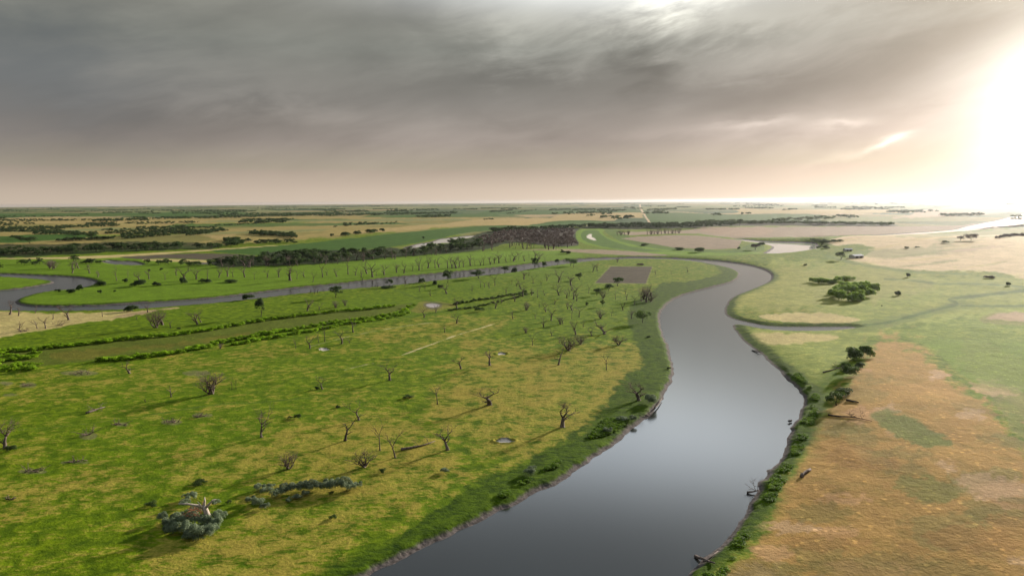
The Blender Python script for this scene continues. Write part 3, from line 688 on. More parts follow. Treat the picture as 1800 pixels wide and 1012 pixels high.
def make_dead(seed, kind):
    rd = random.Random(seed); T = ([], []); B = ([], [])
    if kind == 'fork': grow(rd, T, B, Vector((0, 0, -.3)), Vector((rd.uniform(-.15, .15), 0, 1)), 2.8, .46, 0, 4, .22, .08)
    elif kind == 'gnarl': grow(rd, T, B, Vector((0, 0, -.3)), Vector((rd.uniform(-.3, .3), 0, 1)), 3.2, .62, 0, 4, .38, .05, 2.7)
    elif kind == 'pole': grow(rd, T, B, Vector((0, 0, -.3)), Vector((rd.uniform(-.1, .1), 0, 1)), 6.5, .42, 0, 3, .08, .05, 2.0)
    elif kind == 'lean': grow(rd, T, B, Vector((0, 0, -.3)), Vector((-.55, 0, 1)), 4.2, .46, 0, 4, .25, .04)
    elif kind == 'fan':
        for k in range(5): grow(rd, T, B, Vector((rd.uniform(-.3, .3), rd.uniform(-.3, .3), -.2)), Vector((rd.uniform(-.8, .8), rd.uniform(-.8, .8), 1)).normalized(), 2.2, .26, 0, 4, .25, .08, 2.7)
    elif kind == 'twiggy': grow(rd, T, B, Vector((0, 0, -.3)), Vector((0, 0, 1)), 2.2, .44, 0, 6, .24, .07, 2.35)
    elif kind == 'snag': grow(rd, T, B, Vector((0, 0, -.3)), Vector((rd.uniform(-.2, .2), 0, 1)), 4.5, .5, 0, 2, .14, .03, 2.0)
    return norm(T, B)
DEAD = {}
def dead_proto(kind, v, bark):
    key = (kind, v, bark.name)
    if key not in DEAD:
        T, B = make_dead(100 * v + len(kind) * 7 + 3, kind)
        tm = mesh('trunk', T[0], T[1], bark, True); bm_ = mesh('branches', B[0], B[1], M_twig if bark is M_bark else bark, True) if B[0] else None
        n = len(T[0]); am = mesh('dead_tree', T[0] + B[0], T[1] + [tuple(i + n for i in f) for f in B[1]], bark, True)
        DEAD[key] = (tm, bm_, am)
    return DEAD[key]
def dead(x, y, hpx, kind='fork', v=0, label=None, group=None, wide=1.0, rz=None, bark=None, cat='dead tree', name='dead_tree', parts=None, tilt=0):
    wide *= 1.22; hpx *= 1.06; bark = bark or M_bark; s = spot(x, y); h = hpx * depth(s) / FPX
    tm, bm_, am = dead_proto(kind, v, bark); rz = random.uniform(0, 6.28) if rz is None else rz
    parts = hpx >= 20 if parts is None else parts
    if parts and bm_:
        r = link(name, None, None, s, rz, (h * wide, h * wide, h)); link('trunk', tm, r); link('branches', bm_, r)
    else: r = link(name, am, None, s, rz, (h * wide, h * wide, h))
    r.rotation_euler.x = tilt
    tag(r, label, cat, group); return r
def leaves(lobes, n, size, rg, flat=.85):
    """small leaf-sprays over the shells of a list of lobes (x, y, z, r)"""
    V_, F_ = [], []
    L = np.array(lobes, float); k = len(L); w_ = L[:, 3] ** 2; cnt = np.maximum(4, (n * w_ / w_.sum())).astype(int)
    c = np.repeat(L, cnt, 0); m_ = len(c)
    d = rg.normal(size=(m_, 3)); d /= np.linalg.norm(d, axis=1)[:, None]; d[:, 2] = np.where(d[:, 2] < -.35, -d[:, 2], d[:, 2])
    rr = c[:, 3] * rg.uniform(.62, 1.06, m_)
    p = c[:, :3] + d * rr[:, None] * np.array([1, 1, flat])
    nrm = d + rg.normal(size=(m_, 3)) * .55; nrm /= np.linalg.norm(nrm, axis=1)[:, None]
    a = np.cross(nrm, rg.normal(size=(m_, 3))); a /= np.linalg.norm(a, axis=1)[:, None]; b = np.cross(nrm, a)
    s = (size * rg.uniform(.6, 1.35, m_))[:, None]
    q4 = np.stack([p - a * s, p - b * s * .7 , p + a * s, p + b * s * .7 + nrm * s * .3], 1).reshape(-1, 3)
    return q4, np.arange(m_ * 4).reshape(-1, 4)
def lobes_tree(seed, n, w, h, base):     # one metre tall crown
    rd = random.Random(seed); o = []
    for i in range(n):
        a = rd.uniform(0, 6.28); r = w * math.sqrt(rd.random()) * .42; z = base + (h - base) * rd.uniform(.18, .85)
        z -= (r / w) * (h - base) * .35
        o.append((r * math.cos(a), r * math.sin(a), max(z, base * .9), w * rd.uniform(.13, .22)))
    o.append((0, 0, h - w * .2, w * .2)); return o
LEAFT = {}
def leaf_proto(kind, v, mt):
    key = (kind, v, mt.name)
    if key in LEAFT: return LEAFT[key]
    rg = np.random.default_rng(v * 13 + len(kind)); tr = None
    if kind == 'tree': lb = lobes_tree(v, 13, 1.15, .95, .32); q4, f = leaves(lb, 1500, .035, rg)
    elif kind == 'wide': lb = lobes_tree(v + 50, 17, 1.9, .95, .38); q4, f = leaves(lb, 2600, .036, rg)
    elif kind == 'bush': lb = [(random.uniform(-.55, .55), random.uniform(-.45, .45), random.uniform(.16, .62), random.uniform(.28, .4)) for _ in range(11)]; q4, f = leaves(lb, 2400, .05, rg)
    elif kind == 'sage': lb = [(random.uniform(-.5, .5), random.uniform(-.45, .45), random.uniform(.25, .62), random.uniform(.20, .30)) for _ in range(15)]; q4, f = leaves(lb, 4200, .030, rg, .95)
    elif kind == 'hedge': lb = [(random.uniform(-.6, .6), random.uniform(-.4, .4), random.uniform(.12, .68), random.uniform(.24, .34)) for _ in range(11)]; q4, f = leaves(lb, 1300, .065, rg)
    elif kind == 'belt': lb = lobes_tree(v + 90, 9, 1.3, .97, .25); q4, f = leaves(lb, 520, .06, rg)
    if kind in ('tree', 'wide', 'belt'):
        T, B = make_dead(v + 900, 'fork'); k = len(T[0]); sc_ = .62 if kind != 'wide' else .7
        keep = B[1][:]; vv = [p * sc_ for p in T[0] + B[0]]
        tr = mesh('trunk', vv, T[1] + [tuple(i + k for i in ff) for ff in keep], M_barkd, True)
    cm = mesh('crown' if tr else 'foliage', q4, f, mt)
    LEAFT[key] = (cm, tr); return LEAFT[key]
def leafy(x, y, hpx, wpx, kind, v, mt, name, label, cat, group=None, sink=0):
    s = spot(x, y); k = depth(s) / FPX; h = hpx * k; wn = {'tree': 1.0, 'wide': 1.75, 'bush': 1.6, 'sage': 1.35, 'hedge': 1.5, 'belt': 1.15}[kind]
    cm, tr = leaf_proto(kind, v, mt); w_ = wpx * k / wn
    s.z -= sink * h
    if tr:
        r = link(name, None, None, s, random.uniform(0, 6.28), (w_, w_, h)); link('trunk', tr, r); link('crown', cm, r)
    else: r = link(name, cm, None, s, random.uniform(0, 6.28), (w_, w_, h))
    tag(r, label, cat, group); return r
def log(pts_px, r0, r1, label, name='fallen_log', mt=None, lift=.25, twigs=0, group=None):
    base = spot(*pts_px[0][:2]); pts = []
    for p in pts_px:
        s = spot(p[0], p[1]); s.z = s.z + lift + (p[2] if len(p) > 2 else 0); pts.append(s - base)
    vs, fs = [], []
    P_ = [pts[0]]
    for a, b in zip(pts, pts[1:]): P_ += [a.lerp(b, .5) + Vector((random.uniform(-.2, .2), random.uniform(-.2, .2), random.uniform(-.05, .15))), b]
    tube(vs, fs, P_, [r0 + (r1 - r0) * i / (len(P_) - 1) for i in range(len(P_))], 6)
    o = link(name, mesh(name, vs, fs, mt or M_bark, True), None, base); tag(o, label, 'log', group)
    if twigs:
        T, B = ([], []), ([], []); rd = random.Random(twigs)
        for i in range(twigs):
            k = rd.uniform(.4, 1); j = min(int(k * (len(P_) - 1)), len(P_) - 2); p = P_[j].lerp(P_[j + 1], rd.random())
            grow(rd, T, B, p, Vector((rd.uniform(-1, 1), rd.uniform(-1, 1), rd.uniform(.1, .8))).normalized(), rd.uniform(1.0, 2.2), max(.06, r1 * .8), 1, 3, .3, 0)
        link('branches', mesh('branches', B[0], B[1], mt or M_bark, True), o)
    return o

# ------------------------------------------------------------------ near dead trees, one by one
N_ = 'dead_tree'
A = lambda *a, **k: dead(*a, **k)
A(10,786,56,'gnarl',1,'thick gnarled dead tree with clubbed limbs at the left edge of the meadow',wide=.75,rz=.4)
leafy(17,792,11,22,'sage',1,M_mid,'shrub','low green shrub at the foot of the gnarled dead tree','shrub')
A(228,656,23,'fork',2,'small Y-forked dead tree on a dark grass patch below the reed swale')
A(371,692,46,'fan',1,'wide fan-shaped grey bare tree splaying left above the wheel track',wide=.9)
A(301,697,20,'snag',1,'short broken snag between the fan-shaped tree and a dark stump',wide=1)
A(256,706,9,'snag',2,'low dark stump left of the short broken snag',bark=M_barkd,cat='tree stump',name='tree_stump')
A(408,684,21,'pole',1,'left of two thin upright sticks in a yellow grass patch',wide=.5,bark=M_barkd)
A(415,684,21,'pole',2,'right of two thin upright sticks in a yellow grass patch',wide=.5,bark=M_barkd)
A(460,768,58,'lean',2,'tall crooked dead tree leaning left with a thin flat top',wide=.7,rz=0)
A(685,668,36,'twiggy',1,'neat upright vase-shaped bare tree in mid meadow',wide=.8)
A(567,683,24,'lean',3,'low dead tree leaning left over a small dark bush',wide=1.1,rz=.2)
leafy(557,684,6,10,'bush',2,M_dark,'bush','small dark bush under the low leaning dead tree','bush')
A(769,710,40,'pole',3,'tall thin trunk with a drooping rusty brown limb on its left',wide=.75)
A(860,711,34,'twiggy',2,'spreading bare tree with fine brownish twigs right of the rusty-limbed trunk',wide=1.3)
A(631,738,38,'lean',4,'forked bare tree bending left above two dark bushes',wide=1.0,rz=-.3)
leafy(594,716,5,10,'bush',3,M_dark,'bush','dark low bush just left of the bending forked tree','bush')
A(607,774,36,'snag',3,'dark crooked snag with bushy foot left of the paired tall trunks',wide=.9,bark=M_barkd)
A(668,791,60,'pole',4,'tallest twiggy dead trunk of the pair in the lower meadow',wide=.5)
A(695,804,50,'lean',5,'curved dead trunk bending left beside its taller neighbour',wide=.55,rz=0)
A(787,790,46,'twiggy',3,'dark clean-stemmed bare tree right of the fallen red-ended log',wide=.8)
A(507,823,32,'fan',2,'bushy brown many-stemmed bare tree above the long sage row',wide=.9)
A(641,820,30,'fan',3,'bushy brown bare shrub tree with a pale limb reaching left',wide=1.1)
A(810,648,23,'twiggy',4,'small bare round-headed tree left of the upper white mud hole',wide=.75)
A(861,642,29,'fork',5,'grey forked dead tree just left of the upper white mud hole',wide=.85)
A(782,584,13,'snag',4,'tiny upright stub beside the pale footpath',wide=.8)
A(803,568,18,'fork',6,'small dead tree on a shadowed patch above the pale footpath')
A(571,600,40,'pole',5,'tall bare stem, tallest of the cluster against the willow row',wide=.6)
A(545,612,24,'twiggy',5,'low twiggy bare tree left in the cluster below the willow row',wide=.8)
A(560,601,22,'pole',6,'slim grey stick just left of the tallest stem of the cluster',wide=.6)
A(520,612,21,'pole',7,'faint leftmost stick of the cluster below the willow row',wide=.6)
A(600,604,32,'lean',6,'leaning Y-shaped dead tree right in the cluster below the willow row',wide=.8,rz=2.6)
A(614,603,11,'lean',7,'short bent branchy stub right of the leaning Y-shaped tree',rz=2.8)
A(621,584,28,'snag',5,'straight grey snag standing on the pale path edge by the willows',wide=.6)
A(989,750,50,'twiggy',7,'broad gnarled dead tree with twisted crown, largest in the yellow grass',wide=.95)
A(1123,703,35,'gnarl',3,'dead tree with a long limb to the right, on the slope above the river',wide=1.1,rz=1)
A(1066,650,31,'pole',8,'thin leaning dead pole with side twigs at its left foot',wide=.6)
A(982,641,30,'snag',6,'short dark-footed snag with a faint crown below the wide brown tree',wide=.8)
A(936,607,23,'pole',9,'thin pair-stemmed dead tree left of the wide brown tree',wide=.7)
A(999,616,29,'fan',4,'wide brown twiggy tree on the bright green of the upper meadow',wide=1.0)
A(1012,588,27,'twiggy',6,'dense dark bare tree just behind the wide brown tree',wide=.6)
A(1062,587,25,'gnarl',4,'candelabra-shaped dead tree left of the bushy brown shrub tree',wide=.95)
A(1088,606,20,'fan',5,'bushy brown shrub tree right of the candelabra tree',wide=1.1)
A(185,795,7,'fan',6,None) if False else None
# broken cottonwood in the big sage thicket
s = spot(366, 918); k = depth(s) / FPX
r = link('broken_tree', None, None, s); tag(r, 'splintered broken tree with pale split limbs rising from the largest sage thicket', 'broken tree')
vs, fs = [], []; cc = lambda x, y, dy=0: Vector(((x - 366) * k, dy, (918 - y) * k))
tube(vs, fs, [cc(368, 922), cc(366, 905), cc(362, 893), cc(359, 888)], [.75, .62, .6, .45], 7); link('trunk', mesh('trunk', vs, fs, M_barkw, True), r)
for nm, L in (('limb', [(361,890,0,.4),(350,884,-.6,.3),(336,879,-1.2,.22),(322,877,-1.6,.1)]), ('limb', [(360,891,.3,.3),(349,893,1.0,.2),(340,892,1.4,.1)]), ('limb', [(360,889,0,.4),(361,880,.4,.22),(360,873,.7,.07)]),
              ('limb', [(364,890,0,.35),(371,883,.2,.26),(375,878,.3,.15),(381,877,.5,.06)]), ('limb', [(358,890,-.3,.3),(356,883,-.5,.15),(352,877,-.6,.04)])):
    vs, fs = [], []; tube(vs, fs, [cc(a, b, c_) for a, b, c_, _ in L], [q_[3] for q_ in L], 5); link(nm, mesh('limb', vs, fs, M_barkw, True), r)
T, B = ([], []), ([], []); rd = random.Random(5)
for i in range(26): grow(rd, T, B, cc(rd.uniform(330, 362), rd.uniform(899, 906), rd.uniform(-1.5, 1.5)), Vector((rd.uniform(-1, .6), rd.uniform(-1, 1), rd.uniform(0, .6))).normalized(), rd.uniform(1, 2), .07, 2, 3, .3, 0)
tag(link('brushwood', mesh('brushwood', B[0], B[1], M_rust, True), None, s), 'tangle of rusty dead brushwood lying between broken trunk and sage thicket', 'brushwood')

# ------------------------------------------------------------------ sage bushes, one by one
SG = [(300,925,26,30),(318,938,28,34),(345,945,30,38),(330,918,24,40),(368,940,27,34),(383,925,28,28),(288,915,20,20),(352,922,26,40),(386,912,22,24),(305,938,20,26),(332,947,18,30),(356,947,20,30),(318,916,20,26),(340,905,18,28),(372,926,24,28),(295,932,18,22)]
for i, (x, y, h, w_) in enumerate(SG):
    leafy(x, y, h, w_, 'sage', 1 + i % 4, M_sage, 'sage_bush', 'grey-green sage bush crowded into the big thicket below the broken tree', 'sage bush', 'bushes of the big sage thicket')
for x, y, h, w_, l in [(335,877,16,25,'round grey sage bush just above and left of the broken tree'),(324,888,14,20,'pale sage bush under the long left limb of the broken tree'),(379,886,11,17,'small sage bush under the right limb of the broken tree'),(402,884,7,9,'tiny sage tuft right of the broken tree'),
    (353,850,8,26,'flat dark bush above the broken tree'),(266,889,8,22,'flat dark bush left of the broken tree'),(672,830,8,13,'small grey bush below the bushy brown shrub tree'),(783,830,10,17,'grey-green bush alone on grass below the dark clean-stemmed tree'),(583,868,6,10,'tiny grey bush under the right end of the long sage row'),(585,911,8,13,'pale little sage bush alone in the lower yellow grass'),
    (932,832,16,26,'pale sage bush near the river below the lower white mud hole'),(1068,760,13,17,'small round grey bush near the shore, left of the twin bush'),(1058,762,6,8,'tiny bush touching the small round grey bush by the shore'),(1094,740,12,20,'left half of the dark twin bush by the river'),(1111,740,12,17,'right half of the dark twin bush by the river'),(1146,712,23,27,'tall blue-grey bush leaning over the river bank'),
    (718,699,6,18,'small dark green bush left of the rusty-limbed trunk'),(523,735,9,13,'dark round bush right of the tall crooked leaning tree'),(510,735,5,9,'low bush left of the dark round bush'),(842,547,9,16,'round dark bush beside the upper hedge end'),(315,579,5,8,'dark small shrub above the willow row on the left')]:
    leafy(x, y, h, w_, 'sage', random.randint(1, 4), M_sage if h > 9 and x not in (842, 523) else M_mid, 'sage_bush' if h > 9 else 'bush', l, 'sage bush' if h > 9 else 'bush')
for i, (x, y, h, w_) in enumerate([(456,861,16,20),(470,866,14,22),(452,889,19,24),(466,893,13,18),(440,882,14,18),(488,874,19,26),(500,867,22,26),(476,857,10,18),(520,864,24,26),(535,863,22,26),(549,862,24,26),(562,861,20,22),(577,861,25,28),(592,860,27,28),(606,860,28,26),(618,862,20,24),(629,856,14,16),(524,876,10,18),(536,871,12,16),(508,880,9,14)]):
    leafy(x, y, h, w_, 'sage', 1 + i % 4, M_sage, 'sage_bush', 'grey-green sage bush in the long straggling row across the lower meadow', 'sage bush', 'bushes of the long sage row')

# ------------------------------------------------------------------ logs, brush and snags
log([(152,727),(166,722),(185,716)], .45, .12, 'split fallen trunk lying above the wheel track at left', twigs=7)
log([(705,791),(722,788),(742,784),(765,776)], .5, .08, 'long fallen trunk with a reddish broken butt right of the paired trunks', twigs=4)
log([(1409,839),(1414,833),(1424,826)], .5, .38, 'short thick weathered log on dry grass above the right bank')
log([(1456,730),(1480,733),(1505,735),(1533,741)], .3, .07, 'long dark fallen tree pointing right on the brown slope', twigs=9, mt=M_barkd)
log([(1488,704),(1498,706),(1509,708)], .38, .2, 'dark log lying right of the lowest pine-like tree', mt=M_barkd)
log([(1447,655),(1462,651),(1478,646)], .3, .1, 'thin grey dead limb left of the middle tree clump', twigs=5)
log([(1222,981),(1238,986),(1256,993)], .34, .16, 'long grey snag reaching from the lower right bank into the water', name='river_snag', lift=.5)
log([(1236,990),(1248,984),(1262,972)], .25, .10, 'thinner snag crossing the long grey one on the lower right bank', name='river_snag', lift=.5)
log([(1313,869),(1322,868),(1333,865)], .3, .1, 'bare root snag sticking out of the right bank into the river', name='river_snag', lift=.6, twigs=5)
log([(1322,618),(1330,620),(1338,621)], .35, .12, 'small dark snag in the water off the right peninsula', name='river_snag', lift=.5, twigs=3, mt=M_barkd)
log([(1386,744),(1389,743),(1391,742)], .4, .3, 'dark stub of driftwood just off the right bank corner', name='driftwood', lift=.7, mt=M_barkd)
log([(1150,722),(1156,716),(1163,704)], .3, .15, 'driftwood stem lying along the left shore under the blue-grey bush', name='driftwood', lift=.7)
log([(1134,733),(1140,730),(1146,731)], .2, .1, 'twiggy driftwood in the shallows below the blue-grey bush', name='driftwood', lift=.3, twigs=3)
def brush(x, y, w_, h_, label, mt=M_twig, n=9):
    s = spot(x, y); k = depth(s) / FPX; rd = random.Random(int(x)); T, B = ([], []), ([], [])
    for i in range(n):
        p = Vector((rd.uniform(-.3, .3) * w_ * k, rd.uniform(-.12, .12) * w_ * k, .02))
        grow(rd, T, B, p, Vector((rd.uniform(-1, 1), rd.uniform(-1, 1), rd.uniform(.05, .5))).normalized(), rd.uniform(.8, 1.3) * h_ * k, .13, 2, 3, .3, 0)
    tag(link('brush_pile', mesh('brush_pile', B[0], B[1], mt, True), None, s), label, 'brush pile')
for x, y, w_, h_, l in [(155,764,26,12,'brown brush heap in two clumps below the wheel track'),(213,746,26,8,'low brush heap left of the two below the wheel track'),(302,742,38,9,'long flat brush heap right, below the wheel track'),(58,828,48,9,'wide brown brush patch near the left edge'),(138,811,44,7,'faint long brush patch above the left yellow grass'),
    (140,657,60,8,'long grey brush patch under the reed swale at left'),(104,572,16,10,'pile of grey dead wood on the sandy point'),(17,877,22,5,'small dark brush at far lower left'),(50,677,28,6,'grey brush patch at left under the grey long one'),(355,732,28,7,'brush patch between the wheel track and the crooked tree')]:
    brush(x, y, w_, h_, l)
dead(37,583,22,'lean',8,'dead tree toppling left over brush on the sandy point',rz=0,wide=.9)
brush(42, 582, 30, 8, 'brushwood around the toppling tree on the sandy point')
for x, y, h, kd, l in [(17,553,26,'twiggy','leftmost bare tree on the near shore, against the water'),(33,555,17,'twiggy','small bare tree right of the leftmost shore tree'),(62,550,15,'lean','slanting small bare tree on the near shore'),(93,561,15,'snag','thin stub on the sandy point behind the wood pile'),(121,562,28,'fork','large Y-branched dead tree on the sandy point, crown over the water'),
    (180,556,21,'pole','slim bare tree alone on the sandy point'),(80,577,20,'snag','right of two snags beside the toppling tree'),(66,577,17,'lean','left leaning snag beside the toppling tree'),(260,549,21,'fork','dark forked dead tree at the tip of the sandy point'),(240,561,12,'lean','low bent bare branchy tree below the dark bush by the shore'),
    (274,576,33,'fan','bushy grey bare tree, left of the pair above the willows'),(285,571,28,'twiggy','grey bare tree, right of the pair above the willows'),(300,576,15,'snag','short grey snag right of the pair above the willows'),(347,570,28,'twiggy','grey dead tree, taller of two midway along the left meadow'),(353,566,20,'lean','shorter leaning dead tree behind its taller neighbour'),
    (387,613,13,'fan','twiggy brown bush-tree in the lower willow row'),(540,546,23,'twiggy','fuzzy grey bare tree in the meadow above the swale'),(561,545,16,'lean','low grey leaning tree right of the fuzzy one'),(590,541,14,'fan','faint twiggy tree below the leafy leaning one'),(607,537,13,'fan','small round brown twiggy shrub above the swale'),
    (745,558,22,'lean','gnarled dead tree left of the muddy pool'),(766,549,15,'fork','dead tree standing right at the muddy pool'),(804,544,22,'twiggy','dead tree at the bend of the upper hedge'),(802,568,17,'lean','leaning bare tree on the yellow slope below the hedge bend'),(871,542,20,'fork','dead tree just below the thin hedge end'),
    (830,512,13,'lean','arched broken tree with a fallen top in the upper meadow'),(870,502,22,'pole','slender tall dead tree in the upper meadow'),(510,493,30,'twiggy','tall fuzzy bare tree beyond the river, above the mid reach'),(550,496,24,'pole','bare trunk beyond the river right of the tall fuzzy one'),(567,487,32,'pole','tallest bare trunk with bushy foot beyond the river'),
    (205,493,27,'pole','tall pale bare tree beyond the left river loop'),(157,480,17,'twiggy','bare grey tree behind the left river loop'),(127,480,17,'twiggy','leftmost bare grey tree behind the left river loop')]:
    if not (x == 802 and y == 568): dead(x, y, h, kd, random.randint(1, 7), l, wide=.8)
# smaller ones, by stand
rdx = random.Random(9)
def stand(rows, label, group, kinds, bark=None):
    for i, (x, y, h) in enumerate(rows):
        dead(x, y, h * 1.28, kinds[i % len(kinds)], 1 + i % 6, label, group, wide=random.uniform(.6, .95), bark=bark, parts=False)
stand([(612,482,23),(645,481,19),(635,487,11),(655,487,21),(662,485,13),(675,483,17),(697,479,15),(710,480,17),(725,476,13),(737,475,21),(752,471,17),(765,471,13),(787,471,19),(795,471,17),(807,470,15),(827,467,16),(850,466,17),(862,465,13),(877,462,17),(535,487,12),(522,490,14),(575,484,10),(592,486,12),(625,484,14),(742,473,12),(772,470,14),(802,471,18),(815,469,12),(835,466,12),(845,467,10),(869,463,12),(890,461,12)],
  'small bare grey tree in the loose row on bright grass beyond the river', 'bare trees in a row on the bright meadow beyond the river', ['pole', 'fork', 'twiggy', 'snag'])
stand([(400,486,20),(410,487,17),(245,494,14),(262,490,14),(290,492,16),(325,493,22),(345,491,18),(365,490,20),(385,488,16),(430,487,18),(447,491,15),(470,488,14),(490,487,18),(225,487,12),(172,487,10),(310,484,12)],
  'small bare grey tree among dark bushes beyond the left reach', 'bare trees beyond the left reach of the river', ['twiggy', 'pole', 'fork'])
stand([(525,514,8),(545,515,9),(553,516,11),(558,515,10),(570,515,7),(637,499,7),(659,504,9),(663,505,7),(700,495,10),(713,499,9),(750,490,8),(766,491,8),(776,489,6),(808,488,10),(815,487,9),(828,484,8),(862,481,7),(905,474,8),(1021,461,7),(1086,459,7)],
  'dark leaning drowned stick tree at the water edge of the middle reach', 'drowned trees along the middle reach', ['lean', 'snag', 'lean', 'fork'], M_barkd)
stand([(747,508,11),(757,520,11),(785,516,15),(845,505,13),(851,505,9),(860,506,9),(712,503,13),(882,532,11),(737,512,8),(900,500,9)],
  'small thin dead tree on the grass just below the middle reach', 'dead trees below the middle reach', ['pole', 'snag', 'twiggy'])
stand([(921,491,14),(908,503,11),(937,498,13),(951,500,7),(961,493,10),(982,496,19),(986,497,11),(1042,478,15),(1050,476,11),(935,519,11),(945,523,15),(957,519,9),(919,521,19),(983,519,17),(986,516,13),(969,563,23),(989,569,11),(998,543,11),(1082,526,12),(1100,517,10),(1102,527,9),(1152,482,7),(1180,482,7),(1209,478,9),(1085,461,8),(930,485,9),(948,540,8),(975,535,12),(915,508,12),(1008,470,7)],
  'small bare grey tree scattered on the green between middle reach and ploughed plot', 'scattered bare trees near the ploughed plot', ['twiggy', 'fork', 'pole', 'lean'])
stand([(x, y, rdx.uniform(9, 17)) for x, y in [(905,530),(925,545),(941,560),(955,575),(970,590),(985,570),(1005,560),(1025,575),(1040,590),(1055,560),(1075,555),(1095,545),(1110,560),(1060,525),(1115,535),(890,515),(902,560),(925,585),(1035,515),(1145,520),(1005,545),(1020,605)]],
  'small grey twiggy tree loosely spread over the upper meadow below the ploughed plot', 'loose twiggy trees of the upper meadow', ['twiggy', 'fan', 'pole', 'fork'])
stand([(1003,501,17),(1000,521,16),(1008,526,21),(1012,519,19),(997,524,13),(1005,511,15),(1014,529,14)], 'bare grey tree in the tight upright cluster left of the ploughed plot', 'tight cluster left of the ploughed plot', ['twiggy', 'pole'])
stand([(1136,531,26),(1132,526,19),(1140,528,16),(1144,530,14),(1128,529,12)], 'brown bare tree in the dense stand below the right corner of the ploughed plot', 'dense stand right of the ploughed plot', ['twiggy', 'fan'])
dead(960,548,19,'lean',3,'crooked leaning dead tree above the scattered mid-meadow trees',parts=False); dead(1018,557,23,'pole',3,'slim straight dead tree in the middle of the green meadow',parts=False)
stand([(912,457,12),(903,459,14),(897,458,12),(940,455,12),(930,453,9),(945,461,14),(958,460,8),(922,459,9)], 'bare grey tree near the leafy trees at the head of the middle reach', 'bare trees at the head of the middle reach', ['pole', 'twiggy'])
stand([(1085+i*6.5, 413.5-.2*i, 7.5) for i in range(4)] + [(1138+i*6.2, 412.4-.25*i, 8) for i in range(10)], 'bare grey tree in the thin windbreak by the pale crop field', 'thin windbreak by the pale crop field', ['twiggy', 'fan'])

